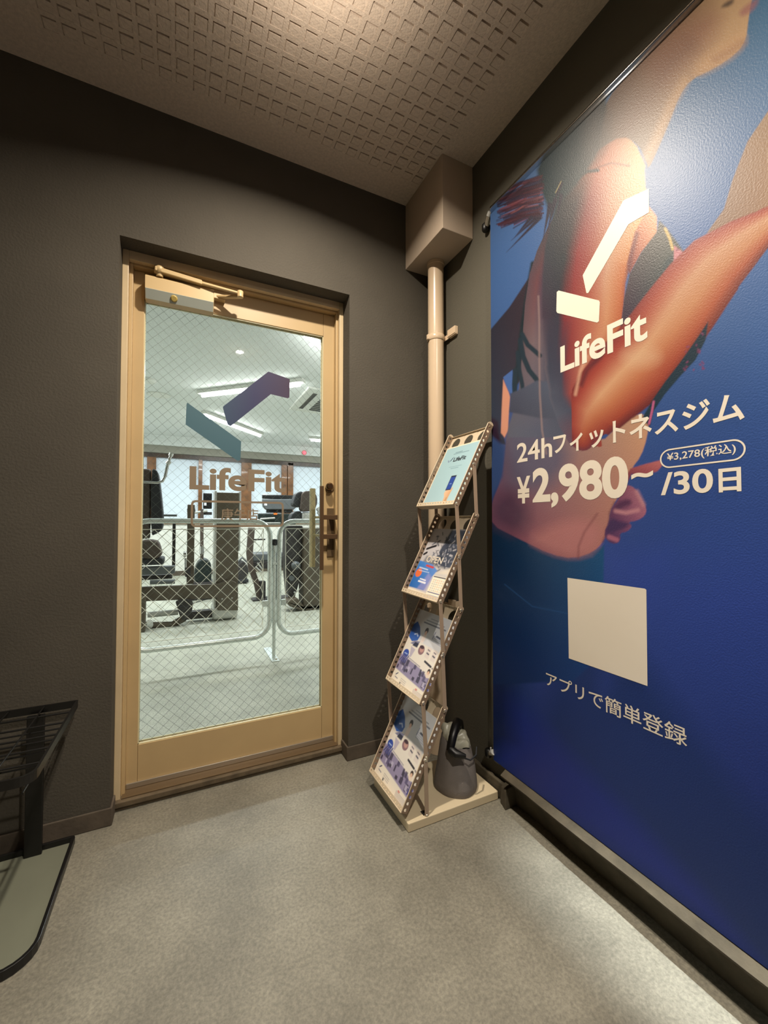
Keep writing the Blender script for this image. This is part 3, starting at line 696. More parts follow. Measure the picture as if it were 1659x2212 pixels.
MB().tube([P(361, 1002, 2.86), P(366.5, 996, 2.86)], .021, 12).tube([P(368.5, 985, 2.86), P(370.5, 979, 2.86)], .021, 12).each('grip_collar', M['msilver'], m1)
rb(MB(), 300, 1111, 382, 1115, 3.0, 3.3).build('arm_bar', M['consolegrey'], m1, bevel=.003)
bl = MB()
for u, v in ((480, 1242), (501, 1239), (480, 1294), (501, 1292), (412, 1252)): bl.lathe(P(u, v, 2.948 if v > 1260 else 2.998), [(.009, 0), (.006, -.006)], 10, 'y')
bl.each('bolt_head', M['msilver'], m1)

def bike(name, u0, dy, label):
    t = empty(name, (*at(u0+437, 1290, 1, dy)[:2], 0)); tag(t, label, 'exercise bike')
    q = lambda u, v: (u+u0, v)
    MB().prism([(at(*q(u, v), 1, dy)[0], max(.05, at(*q(u, v), 1, dy)[2])) for u, v in chaikin([(420, 1262), (419, 1235), (426, 1215), (440, 1206), (455, 1212), (458, 1235), (456, 1262)], 2)], (0, dy, 0), X, Z, Y, .25).build('flywheel_shroud', M['dkgreen'], t, bevel=.02)
    rb(MB(), u0+416, 1258, u0+462, 1266, dy-.05, dy+.35).build('bike_foot', M['mdark'], t, bevel=.01)
    fx = at(u0+437, 1262, 1, dy)[0]; MB().box(fx-.05, dy+.02, .0005, fx+.05, dy+.10, .26).box(fx-.16, dy+.01, .0005, fx+.16, dy+.11, .05).build('bike_stand', M['mdark'], t, bevel=.01)
    MB().tube([P(u0+436, 1208, dy+.1), P(u0+436, 1100, dy+.1)], .022, 12).build('bike_post', M['padbrown'], t)
    MB().tube([P(u0+436, 1196, dy+.08), P(u0+436, 1180, dy+.08)], .03, 12).build('seat_clamp', M['chrome'], t)
    MB().tube([P(u0+404, 1108, dy+.1), P(u0+425, 1107, dy+.1), P(u0+448, 1103, dy+.1)], .018, 10).build('handlebar', M['msilver'], t)
    MB().tube([P(u0+404, 1103, dy+.1), P(u0+422, 1102, dy+.1)], .026, 10).build('bike_grip', M['pad'], t)
    rb(MB(), u0+439, 1065, u0+458, 1099, dy+.1, dy+.16).build('bike_console', M['screen'], t, bevel=.01)
    rb(MB(), u0+441, 1086, u0+446, 1092, dy+.094, dy+.1).build('console_label', M['white'], t)
    rb(MB(), u0+440, 1106, u0+458, 1112, dy+.12, dy+.2).build('console_shelf', M['mdark'], t, bevel=.004)
bike('exercise_bike', 0, 4.3, 'dark green exercise bike between the machine beam and the stack tower')

t1 = empty('treadmill', (.0, 4.0, 0)); tag(t1, 'black treadmill with wide console standing behind the barrier post', 'treadmill')
ty = 4.0
rb(MB(), 567, 1069, 640, 1078, ty, ty+.06).build('console_screen', M['screen'], t1, bevel=.01)
MB().prism([(at(u, v, 1, ty)[0], at(u, v, 1, ty)[2]) for u, v in ((567, 1078), (641, 1078), (640, 1096), (634, 1101), (574, 1101), (568, 1094))], (0, ty-.02, 0), X, Z, Y, .08).build('console_panel', M['consolegrey'], t1, bevel=.012)
rb(MB(), 571, 1086, 577, 1092, ty-.024, ty-.02).build('console_label', M['white'], t1)
rb(MB(), 576, 1101, 632, 1108, ty, ty+.06).build('console_neck', M['screen'], t1, bevel=.008)
rb(MB(), 558, 1109, 640, 1133, ty-.02, ty+.06).build('console_tray', M['dkgreen'], t1, bevel=.012)
rb(MB(), 591, 1108, 599, 1112, ty-.026, ty-.021).build('orange_label', M['orange'], t1)
MB().tube([P(562, 1121, ty-.05), P(594, 1119, ty-.05)], .012, 8).build('hand_grip', M['msilver'], t1)
MB().tube([P(560, 1130, ty-.06), P(606, 1130, ty-.06)], .010, 8).build('hand_rail', M['msilver'], t1)
MB().prism([(at(u, v, 1, ty)[0], at(u, v, 1, ty)[2]) for u, v in ((537, 1140), (551, 1140), (546, 1200), (548, 1222), (562, 1262), (565, 1296), (556, 1296), (550, 1265), (536, 1225), (533, 1195))], (0, ty, 0), X, Z, Y, .07).build('upright', M['padbrown'], t1, bevel=.006)
rb(MB(), 547, 1164, 573, 1167, ty+.02, ty+.04).build('cross_bar', M['mdark'], t1)
rb(MB(), 545, 1195, 618, 1212, ty+.05, ty+.4).build('motor_cover', M['consolegrey'], t1, bevel=.02)
rb(MB(), 546, 1212, 620, 1228, ty+.05, ty+.3).build('deck_shroud', M['mdark'], t1, bevel=.01)
rb(MB(), 562, 1256, 574, 1300, ty-.02, ty+.08).build('lower_post', M['mdark'], t1, bevel=.006)
rb(MB(), 592, 1222, 604, 1296, ty+.02, ty+.1).build('lower_post', M['mdark'], t1, bevel=.006)
rb(MB(), 546, 1293, 632, 1305, ty-.10, ty+.12).build('foot_bar', M['mdark'], t1, bevel=.008)
MB().tube([P(552, 1224, ty-.06), P(567, 1238, ty-.06)], .010, 8).tube([P(556, 1216, ty-.06), P(566, 1229, ty-.06)], .010, 8).each('adjust_lever', M['msilver'], t1)

t2 = empty('spin_bike', (*at(524, 1255, 2, 0)[:2], 0)); tag(t2, 'small black flywheel bike on the floor right of the stack tower', 'exercise bike')
sy = 5.6
MB().prism([(at(u, v, 1, sy)[0], max(.02, at(u, v, 1, sy)[2])) for u, v in chaikin([(514, 1222), (522, 1210), (532, 1216), (538, 1232), (534, 1250), (526, 1258), (516, 1256), (512, 1240)], 2)], (0, sy, 0), X, Z, Y, .25).build('flywheel', M['mdark'], t2, bevel=.02)
rb(MB(), 512, 1252, 537, 1259, sy-.03, sy+.3).build('bike_foot', M['pad'], t2, bevel=.01)
MB().tube([P(512, 1216, sy+.1), P(523, 1204, sy+.1), P(534, 1214, sy+.1)], .018, 8).build('bike_frame', M['consolegrey'], t2)

m2 = empty('press_machine', (.30, 3.2, 0)); tag(m2, 'dark brown press machine with padded headrest behind the right gate', 'gym machine')
my = 3.1
MB().prism([(at(u, v, 1, my)[0], max(.03, at(u, v, 1, my)[2])) for u, v in ((657, 1140), (698, 1140), (698, 1305), (688, 1330), (662, 1330), (655, 1310), (655, 1240))], (0, my, 0), X, Z, Y, .22).build('machine_body', M['mbrown'], m2, bevel=.012)
MB().prism([(at(u, v, 1, my)[0], at(u, v, 1, my)[2]) for u, v in ((622, 1136), (658, 1136), (656, 1240), (640, 1296), (627, 1290), (620, 1210))], (0, my+.08, 0), X, Z, Y, .2).build('side_shield', M['mdark'], m2, bevel=.012)
MB().prism([(at(u, v, 1, my)[0], at(u, v, 1, my)[2]) for u, v in chaikin([(637, 1075), (642, 1064), (655, 1060), (657, 1070), (655, 1093), (650, 1096), (638, 1094), (633, 1090)], 1)], (0, my+.02, 0), X, Z, Y, .14).build('headrest', M['pad'], m2, bevel=.012)
MB().prism([(at(u, v, 1, my)[0], at(u, v, 1, my)[2]) for u, v in chaikin([(652, 1062), (672, 1060), (682, 1066), (686, 1082), (680, 1102), (662, 1106), (648, 1104), (650, 1084)], 1)], (0, my-.02, 0), X, Z, Y, .10).build('headrest_shell', M['padbrown'], m2, bevel=.01)
MB().prism([(at(u, v, 1, my)[0], at(u, v, 1, my)[2]) for u, v in chaikin([(630, 1112), (640, 1104), (654, 1104), (656, 1128), (628, 1128)], 1)], (0, my+.02, 0), X, Z, Y, .16).build('shoulder_pad', M['pad'], m2, bevel=.012)
rb(MB(), 654, 1106, 672, 1128, my-.02, my+.1).build('shell_joint', M['msilver'], m2, bevel=.03, seg=3)
MB().prism([(at(u, v, 1, my)[0], max(.012, at(u, v, 1, my)[2])) for u, v in ((616, 1298), (640, 1290), (660, 1318), (690, 1318), (697, 1330), (668, 1336), (646, 1330), (624, 1308))], (0, my-.05, 0), X, Z, Y, .22).build('machine_foot', M['mbrown'], m2, bevel=.01)
MB().lathe(P(640, 1222, my), [(.05, .05), (.05, .0), (.03, -.02)], 18, 'y').lathe(P(632, 1250, my), [(.03, .06), (.03, .03)], 14, 'y').each('pulley', M['consolegrey'], m2)
MB().lathe(P(639, 1281, my), [(.012, .07), (.012, .04)], 12, 'y').build('bolt_head', M['msilver'], m2)
w2 = MB()
for k in range(4): w2.lathe(P(688+k*2, 1100+k*8, my+.1), [(.03, 0), (.03, -.05)], 12, 'y')
w2.each('weight_plate', M['msilver'], m2)

# ================================================================== POSTER on the right wall
QX = -.030; PL, PR, PB, PT = -.4585, -1.72, .1363, 2.270
def PW(u, v): p = at(u, v, 0, QX); return p[1], p[2]
pst = empty('wall_poster', (-.015, (PL+PR)/2, PB)); tag(pst, 'tall blue fitness advertising banner with white lettering on the right wall', 'poster')
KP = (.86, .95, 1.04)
def paint_poster(A, B, P_):
    d = P_-CAM; z = np.maximum(d@FW, .15); U = 829.5+FPX*(d@RT)/z; V = 1106-FPX*(d@UP)/z
    def bg(U, V):
        k = [0, 250, 500, 700, 900, 1100, 1300, 1500, 1700, 1900, 2200]
        c = np.array([(70, 112, 142), (92, 122, 158), (76, 112, 164), (66, 100, 152), (50, 80, 136), (46, 70, 130), (46, 66, 136), (40, 60, 128), (30, 50, 116), (18, 42, 96), (14, 36, 86)])
        o = np.stack([np.interp(V, k, c[:, i]) for i in range(3)], 1)
        w = np.clip((1170-U)/110, 0, 1)*np.clip((V-980)/180, 0, 1); return o*(1-w[:, None])+np.array([4, 40, 80])*w[:, None]
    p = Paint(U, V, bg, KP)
    # diagonal printed bands
    p.poly([(1330, 1380), (1400, 1445), (1530, 1620), (1659, 1800), (1900, 2100), (1900, 2500), (1560, 2080), (1380, 1880), (1220, 1720), (1170, 1560), (1200, 1430)], (20, 46, 100), 70, op=.85)
    p.poly([(1062, 1470), (1110, 1500), (1230, 1630), (1350, 1750), (1520, 1930), (1640, 2080), (1400, 1890), (1200, 1745), (1066, 1650)], (27, 46, 126), 46, op=.9)
    p.poly([(1040, 1100), (1100, 1120), (1105, 1400), (1110, 1600), (1040, 1640)], (0, 22, 58), 50, op=.8)
    p.poly([(1302, 1190), (1440, 1190), (1440, 1240), (1302, 1500)], (50, 70, 148), 60, op=.5)
    # shorts
    p.poly([(1055, 1128), (1120, 1160), (1190, 1196), (1240, 1204), (1290, 1186), (1305, 1178), (1303, 1300), (1293, 1420), (1240, 1470), (1055, 1480)], bil(1062, 1130, 1303, 1440, (2, 36, 62), (12, 78, 116), (2, 34, 78), (14, 62, 122)), 5)
    p.line([(1090, 1262), (1150, 1310), (1225, 1325)], 1.0, (40, 90, 140), 2, .5)
    # torso and waist
    p.poly([(1098, 905), (1140, 885), (1200, 895), (1260, 940), (1300, 955), (1330, 925), (1380, 890), (1402, 905), (1398, 945), (1385, 985), (1364, 1012), (1352, 1050), (1332, 1078), (1317, 1106), (1316, 1138), (1302, 1172), (1282, 1192), (1240, 1207), (1190, 1198), (1125, 1166), (1058, 1132), (1060, 1092), (1084, 1030), (1090, 980)],
        bil(1085, 900, 1390, 1180, (98, 88, 104), (205, 150, 112), (132, 70, 88), (196, 126, 104)), 3, 1)
    p.poly([(1095, 900), (1165, 890), (1210, 930), (1235, 1000), (1180, 1060), (1100, 1060), (1088, 1010)], (92, 84, 104), 45, 1, .85)
    p.poly([(1062, 1080), (1110, 1050), (1150, 1110), (1120, 1160), (1060, 1130)], (70, 44, 66), 40, 1, .8)
    p.poly([(1200, 1130), (1260, 1120), (1300, 1140), (1285, 1190), (1240, 1203), (1190, 1192), (1140, 1165)], (190, 118, 112), 30, 1, .8)
    p.line([(1290, 1110), (1262, 1150), (1250, 1180), (1249, 1205)], 1.5, (120, 60, 64), 7, .7)
    p.line([(1327, 1085), (1316, 1108), (1316, 1138), (1302, 1170)], 2, (104, 56, 66), 5, .6)
    # left side: far arm and back
    p.poly([(1056, 716), (1100, 664), (1142, 600), (1152, 575), (1150, 700), (1140, 800), (1118, 830), (1107, 800), (1088, 815), (1086, 870), (1082, 920), (1092, 960), (1055, 960)], bil(1060, 600, 1140, 900, (40, 34, 46), (52, 34, 44), (48, 56, 74), (60, 44, 58)), 3)
    p.poly([(1060, 900), (1076, 910), (1082, 975), (1060, 1000)], (44, 24, 46), 6)
    p.poly([(1060, 940), (1090, 965), (1085, 1030), (1058, 1085)], (52, 74, 118), 8)
    p.line([(1152, 570), (1138, 650), (1128, 720), (1120, 790), (1110, 840)], 6, (18, 36, 44), 5)
    p.poly([(1087, 815), (1107, 799), (1108, 852), (1100, 848)], (76, 108, 168), 2)
    p.poly([(1087, 820), (1099, 848), (1102, 858), (1099, 895), (1097, 930), (1090, 945), (1082, 935), (1084, 880)], (236, 156, 122), 3)
    # back / flank strip
    p.strip([(1206, 448), (1180, 500), (1160, 545), (1143, 600), (1134, 660), (1130, 713), (1128, 760), (1120, 850), (1098, 920)], [(1210, 450), (1206, 500), (1212, 545), (1205, 600), (1200, 660), (1198, 713), (1198, 760), (1205, 850), (1225, 940)],
        [(0, [(0, (70, 66, 72)), (.5, (52, 54, 58)), (1, (60, 46, 52))]), (.4, [(0, (96, 70, 78)), (.3, (116, 66, 70)), (.5, (84, 58, 74)), (.75, (50, 44, 60)), (1, (60, 44, 58))]),
         (.7, [(0, (110, 84, 86)), (.35, (126, 100, 102)), (.6, (112, 92, 98)), (.8, (60, 60, 76)), (1, (58, 56, 72))]), (1, [(0, (100, 96, 108)), (.5, (92, 90, 106)), (1, (84, 84, 98))])], .05)
    for q, w_ in (([(1128, 722), (1140, 745), (1166, 768)], 5), ([(1124, 735), (1130, 770), (1143, 800), (1164, 826)], 5.5), ([(1118, 762), (1122, 800), (1128, 830), (1130, 850)], 4.5), ([(1113, 800), (1111, 830), (1112, 850)], 5)):
        p.line(q, w_, (26, 46, 58), 3)
    p.poly([(1103, 850), (1130, 838), (1160, 822), (1200, 826), (1214, 860), (1222, 905), (1165, 903), (1100, 890)], bil(1100, 830, 1222, 900, (78, 78, 94), (88, 92, 108), (66, 64, 80), (84, 84, 98)), 4)
    p.line([(1163, 640), (1165, 700), (1165, 780), (1166, 850), (1171, 930), (1180, 980)], 1.6, (168, 134, 126), 4, .8)
    # upper arm
    vsx = [292, 312, 345, 385, 430, 480, 550, 600, 650, 700, 750, 800, 850, 905, 960]
    uL = [1335, 1305, 1272, 1238, 1214, 1194, 1176, 1172, 1171, 1171, 1172, 1176, 1186, 1205, 1235]
    uR = [1355, 1378, 1396, 1400, 1403, 1392, 1364, 1352, 1348, 1342, 1318, 1290, 1268, 1290, 1300]
    p.strip(list(zip(uL, vsx)), list(zip(uR, vsx)), [
        (0, [(0, (200, 128, 98)), (1, (244, 180, 126))]),
        (.2, [(0, (62, 52, 48)), (.10, (126, 74, 56)), (.3, (196, 110, 80)), (.6, (226, 156, 112)), (1, (250, 196, 128))]),
        (.33, [(0, (54, 60, 62)), (.2, (60, 46, 48)), (.33, (140, 50, 42)), (.55, (200, 130, 96)), (.85, (234, 170, 116)), (1, (244, 182, 108))]),
        (.45, [(0, (62, 62, 70)), (.24, (46, 50, 54)), (.38, (150, 40, 40)), (.55, (172, 74, 56)), (.75, (218, 160, 124)), (.95, (212, 118, 60)), (1, (150, 70, 40))]),
        (.62, [(0, (70, 52, 66)), (.2, (52, 46, 60)), (.28, (138, 38, 44)), (.55, (186, 90, 66)), (.8, (218, 146, 100)), (1, (196, 92, 46))]),
        (.78, [(0, (110, 92, 98)), (.08, (60, 60, 76)), (.32, (64, 58, 74)), (.40, (136, 42, 46)), (.75, (206, 128, 96)), (1, (140, 46, 40))]),
        (.9, [(0, (90, 90, 104)), (.4, (76, 76, 92)), (.55, (150, 54, 52)), (1, (160, 66, 56))]), (1, [(0, (110, 70, 84)), (.4, (140, 60, 66)), (1, (160, 62, 50))])], .05)
    # neck, jaw and face
    p.poly([(1240, 400), (1268, 330), (1303, 225), (1380, 130), (1460, 45), (1531, -30), (1600, -120), (1680, -120), (1640, -40), (1622, 5), (1616, 48), (1612, 84), (1593, 114), (1545, 147), (1492, 172), (1468, 206), (1446, 264), (1421, 323), (1400, 368), (1396, 345), (1378, 311), (1343, 293), (1300, 318), (1272, 345)],
        bil(1270, 60, 1560, 330, (140, 92, 72), (206, 160, 114), (96, 84, 76), (196, 150, 110)), 3, 1)
    p.poly([(1390, 130), (1480, 40), (1560, 20), (1540, 90), (1470, 140), (1430, 190)], (168, 112, 86), 50, 1, .7)
    p.poly([(1560, 95), (1600, 70), (1612, 84), (1593, 114), (1545, 147), (1500, 165), (1510, 130)], (212, 160, 112), 25, 1, .8)
    p.poly([(1596, 26), (1612, 10), (1640, -6), (1634, 14), (1618, 30), (1602, 36)], (168, 98, 96), 10, 1, .7); p.poly([(1556, 16), (1568, 4), (1586, -4), (1584, 8), (1570, 16)], (58, 38, 34), 7, 1, .8)
    p.line([(1545, 128), (1575, 112), (1604, 92)], 6, (150, 96, 70), 18, .45)
    p.line([(1345, 285), (1390, 225), (1440, 150), (1490, 100)], 16, (138, 96, 74), 40, .55); p.line([(1398, 340), (1424, 285), (1450, 225), (1480, 175)], 8, (214, 164, 116), 18, .6)
    p.line([(1250, 392), (1290, 362), (1320, 352), (1360, 358)], 1.6, (140, 76, 54), 3)
    p.line([(1250, 378), (1270, 370), (1292, 368)], 3.5, (28, 34, 38), 3)
    # hair
    p.poly([(1158, 352), (1215, 285), (1303, 190), (1312, 230), (1300, 270), (1294, 325), (1262, 380), (1228, 420), (1206, 438), (1190, 478), (1180, 440), (1166, 410)], bil(1160, 220, 1300, 440, (14, 44, 50), (62, 66, 64), (24, 50, 56), (84, 82, 80)), 9, 1)
    p.poly([(1262, 260), (1300, 225), (1312, 250), (1306, 315), (1270, 372)], (94, 84, 78), 34, 1, .7)
    r = random.Random(3)
    for k in range(130):
        a = r.random(); s0 = (1175-r.uniform(0, 14), 378+a*92); e0 = (1078+r.uniform(-6, 40), 412+a*74+r.uniform(-6, 10))
        c = r.choice([(46, 14, 34), (58, 20, 38), (64, 22, 40), (84, 30, 48), (130, 54, 62), (150, 82, 84), (36, 30, 56), (48, 40, 66), (90, 34, 46)])
        p.line([s0, ((s0[0]+e0[0])/2, (s0[1]+e0[1])/2-5), e0], r.uniform(.7, 2.0), c, 1.4, .8)
    for s0, e0 in (((1168, 470), (1094, 545)), ((1160, 470), (1104, 520)), ((1188, 440), (1172, 522)), ((1200, 430), (1180, 508)), ((1212, 420), (1204, 470)), ((1150, 468), (1112, 512)), ((1212, 395), (1196, 440))):
        p.poly([(s0[0]-4, s0[1]-3), (s0[0]+5, s0[1]), e0], (46, 36, 54), 2.5)
    p.line([(1212, 392), (1200, 416)], .9, (180, 160, 110), 1.5)
    # chest, top and straps
    p.poly([(1402, 446), (1419, 468), (1419, 506), (1386, 544), (1360, 592), (1354, 570), (1372, 500), (1385, 476)], bil(1360, 460, 1415, 570, (214, 112, 62), (244, 172, 122), (150, 66, 56), (226, 140, 98)), 3)
    p.line([(1376, 505), (1364, 550), (1358, 585)], 4, (112, 40, 44), 8, .8)
    p.poly([(1419, 500), (1424, 476), (1440, 492), (1482, 550), (1470, 575), (1452, 590), (1417, 634), (1391, 670), (1372, 694), (1340, 712), (1348, 645), (1360, 592), (1386, 544)], bil(1355, 500, 1450, 680, (80, 66, 60), (96, 90, 78), (62, 40, 58), (30, 58, 62)), 3)
    p.line([(1448, 560), (1420, 620), (1385, 672), (1352, 706)], 7, (30, 56, 62), 9, .8)
    p.line([(1437, 494), (1447, 516), (1453, 538)], 3, (224, 184, 108), 2)
    p.poly([(1456, 530), (1481, 549), (1470, 572), (1455, 582)], (214, 132, 136), 2)
    for q in ((1463, 540), (1470, 552), (1462, 562), (1459, 574)): p.ell(q, (3.5, 2.5), (150, 70, 92), 2)
    # far forearm / raised arm in the glare, then near forearm
    p.poly([(1900, 60), (1659, 240), (1615, 305), (1582, 389), (1564, 451), (1527, 503), (1600, 492), (1700, 480), (1900, 430)], bil(1560, 260, 1700, 480, (160, 126, 100), (168, 130, 96), (150, 112, 86), (176, 130, 96)), 3)
    e0 = [(1900, 330), (1720, 420), (1659, 448), (1600, 470), (1527, 505), (1483, 547), (1454, 584), (1417, 631), (1391, 668), (1362, 700), (1322, 735), (1278, 787), (1246, 838), (1240, 880), (1250, 925)]
    e1 = [(1900, 420), (1720, 470), (1659, 516), (1610, 575), (1564, 640), (1530, 692), (1500, 735), (1465, 785), (1435, 823), (1410, 858), (1380, 890), (1345, 920), (1312, 948), (1290, 965), (1268, 972)]
    ra = [(0, (166, 66, 52)), (.12, (190, 92, 66)), (.35, (220, 158, 116)), (.6, (212, 140, 92)), (.82, (190, 92, 54)), (1, (122, 44, 34))]
    rb_ = [(0, (130, 36, 34)), (.15, (170, 62, 46)), (.42, (224, 162, 116)), (.62, (200, 116, 74)), (.85, (168, 66, 42)), (1, (100, 30, 34))]
    rc = [(0, (120, 40, 40)), (.2, (158, 56, 48)), (.5, (176, 78, 48)), (.8, (150, 52, 42)), (1, (112, 44, 56))]
    p.strip(e0, e1, [(0, ra), (.4, ra), (.62, rb_), (.8, rb_), (1, rc)], .05)
    p.line([(1268, 770), (1254, 800), (1246, 838), (1243, 852)], 3, (236, 176, 140), 6, .7)
    p.poly([(1290, 768), (1318, 740), (1300, 775), (1272, 800), (1258, 836), (1252, 832), (1264, 800)], (96, 26, 34), 8, 0, .85)
    p.ell((1385, 770), (40, 22), (232, 184, 140), 30, .45)
    # dark patterned top below the forearm
    p.poly([(1530, 694), (1524, 735), (1502, 778), (1470, 812), (1436, 852), (1412, 888), (1404, 922), (1386, 905), (1412, 860), (1437, 824), (1468, 784), (1502, 736)], (20, 46, 60), 3)
    for k in range(22):
        q = (1490+r.uniform(-26, 30), 765+r.uniform(-45, 40)); p.line([q, (q[0]+r.uniform(-5, 5), q[1]+r.uniform(-4, 4))], 1.8, (136, 56, 96), 2, .8 if q[0] > 1474 and q[1]+q[0]*.93 > 2130 else 0)
    p.line([(1412, 868), (1408, 890), (1402, 915)], 2.4, (196, 92, 130), 2)
    # hand
    p.poly([(1362, 1012), (1392, 1003), (1427, 994), (1430, 1006), (1420, 1018), (1394, 1026), (1364, 1024), (1352, 1050), (1352, 1030)], bil(1360, 1000, 1425, 1030, (170, 84, 84), (190, 104, 100), (130, 56, 66), (160, 74, 80)), 3)
    p.poly([(1352, 1046), (1372, 1054), (1388, 1080), (1397, 1100), (1393, 1114), (1378, 1124), (1356, 1128), (1366, 1136), (1356, 1148), (1338, 1152), (1341, 1166), (1330, 1176), (1312, 1170), (1304, 1150), (1316, 1128), (1318, 1104), (1335, 1080)], bil(1315, 1050, 1395, 1170, (110, 50, 76), (190, 120, 126), (80, 46, 86), (150, 80, 108)), 3, 1)
    p.poly([(1330, 1086), (1360, 1076), (1366, 1090), (1340, 1098), (1326, 1110)], (82, 40, 72), 8, 1, .9)
    p.poly([(1318, 1118), (1340, 1126), (1362, 1130), (1350, 1142), (1322, 1150), (1308, 1150)], (66, 40, 80), 8, 1, .9)
    p.line([(1330, 1104), (1352, 1108), (1378, 1102)], 4, (206, 136, 138), 7, .8); p.line([(1316, 1160), (1332, 1166)], 5, (184, 104, 120), 5, .8)
    p.line([(1376, 1062), (1390, 1090)], 4, (204, 140, 140), 8, .6)
    # print colours darkened towards the top, countering the stronger lamplight there
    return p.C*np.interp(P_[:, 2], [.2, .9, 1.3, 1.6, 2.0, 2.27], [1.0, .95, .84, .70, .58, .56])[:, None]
xs_ = np.concatenate([np.arange(0, .86, .0021), np.linspace(.86, PL-PR, 60)])
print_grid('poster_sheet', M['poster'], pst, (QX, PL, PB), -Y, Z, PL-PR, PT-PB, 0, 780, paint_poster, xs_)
MB().box(QX+.0004, PR, PB, QX+.0016, PL, PT).build('poster_backing', mat('banner_back', (150, 120, 130), .6), pst)
ik = MB(); tx = QX-.0006
def ptext(body, bl, topv, right, off):
    ik = MB()
    y0, z0 = PW(*bl); z1 = PW(bl[0], topv)[1]; y1 = PW(*right)[0]
    put_text(ik, body, (tx, y0, z0), -Y, Z, y0-y1, z1-z0, off)
    tag(ik.build('poster_lettering', M['ink'], pst), 'white printed lettering')
def ppoly(pts, ik=ik):
    q = [PW(*p) for p in pts]; ik.add([(tx, a, b) for a, b in q], [tuple(range(len(q)-1, -1, -1))])
ppoly([(1402, 407.5), (1402, 459), (1358, 484.6), (1271, 633), (1267, 633), (1259, 594.7), (1347, 433)])
ppoly([(1207, 627.7), (1294, 649.2), (1296, 653), (1294, 694), (1290, 697), (1204, 676), (1202, 672), (1203, 631)])
tag(ik.build('poster_logo', M['ink'], pst), 'white printed logo'); ik = MB()
ptext('LifeFit', (1211, 806), 749, (1399, 735), .028)
ptext('24h', (1117, 1000), 959, (1193, 985), .014)
ptext('フィットネスジム', (1196, 983), 939, (1609, 902), .022)
ptext('¥', (1117, 1088.5), 1031, (1146, 1087), .025)
ptext('2,980', (1151, 1098.5), 1013, (1358, 1077), .034)
ptext('~', (1364, 1036), 1021, (1411, 1022), .05)
ptext('/30', (1428, 1070), 1022, (1541, 1065), .022)
ptext('日', (1553, 1064), 1013, (1602, 1062), .03)
ptext('¥3,278(税込)', (1441, 1000), 977, (1590, 982), .012)
ptext('アプリで簡単登録', (1180, 1480), 1449, (1485, 1612), .006)
(ya, zb), (yb, _) = PW(1426, 997), PW(1611, 963); zt = PW(1454, 968.6)[1]; zb = PW(1446, 1011)[1]
ring(ik, rrect(0, 0, ya-yb, zt-zb, (zt-zb)/2-.0001, 10), rrect(.0035, .0035, ya-yb-.0035, zt-zb-.0035, (zt-zb)/2-.0036, 10), (tx, ya, zb), -Y, Z)
tag(ik.build('price_outline', M['ink'], pst), 'white printed pill outline')
cardp = MB(); ppoly([(1226, 1248), (1393, 1271.5), (1396.5, 1274), (1399, 1482), (1229, 1422)], cardp)
tag(cardp.build('blank_panel', M['ink'], pst), 'plain white printed square')
# sleeves along the top and bottom, side hem
zt = PT
MB().tube([(QX+.006, PL+.002, zt-.004), (QX+.006, PR, zt-.004)], .0075, 12).build('top_rod', M['chrome'], pst)
ms = bpy.data.materials.new('sleeve_film'); ms = glassmat('sleeve_film', (.86, .84, .82), 1.5, .12)
MB().add([(QX-.0015, PL, zt), (QX-.0075, PL, zt-.012), (QX-.0015, PL, zt-.030), (QX-.0015, PR, zt), (QX-.0075, PR, zt-.012), (QX-.0015, PR, zt-.030)], [(0, 1, 4, 3), (1, 2, 5, 4)], True).build('top_sleeve', ms, pst)
for nm, (zc, lab) in dict(a=(2.236, 'black and chrome banner clip at the upper end of the poster by the ceiling box'), b=(.150, 'black and chrome banner clip at the lower end of the poster above the floor kerb')).items():
    t = empty('banner_clip', (-.012, -.435, zc-.02)); tag(t, lab, 'clip', 'clips holding the poster edge')
    MB().lathe((-.016, -.412, zc-.030), [(.010, 0), (.014, .006), (.014, .026), (.009, .032)], 18).box(-.016, -.421, zc-.026, -.0006, -.403, zc+.0).each('clip_stem', M['black'], t, bevel=.002)
    MB().tube([(-.016, -.420, zc-.012), (-.026, -.446, zc+.006)], [.009, .009], 14).build('clip_sleeve', M['alu'], t)
    MB().tube([(-.026, -.447, zc+.006), (-.029, -.4584, zc+.014)], [.011, .010], 12).tube([(-.022, -.434, zc+.004), (-.022, -.434, zc+.018)], .003, 8).each('clip_jaw', M['msilver'], t)

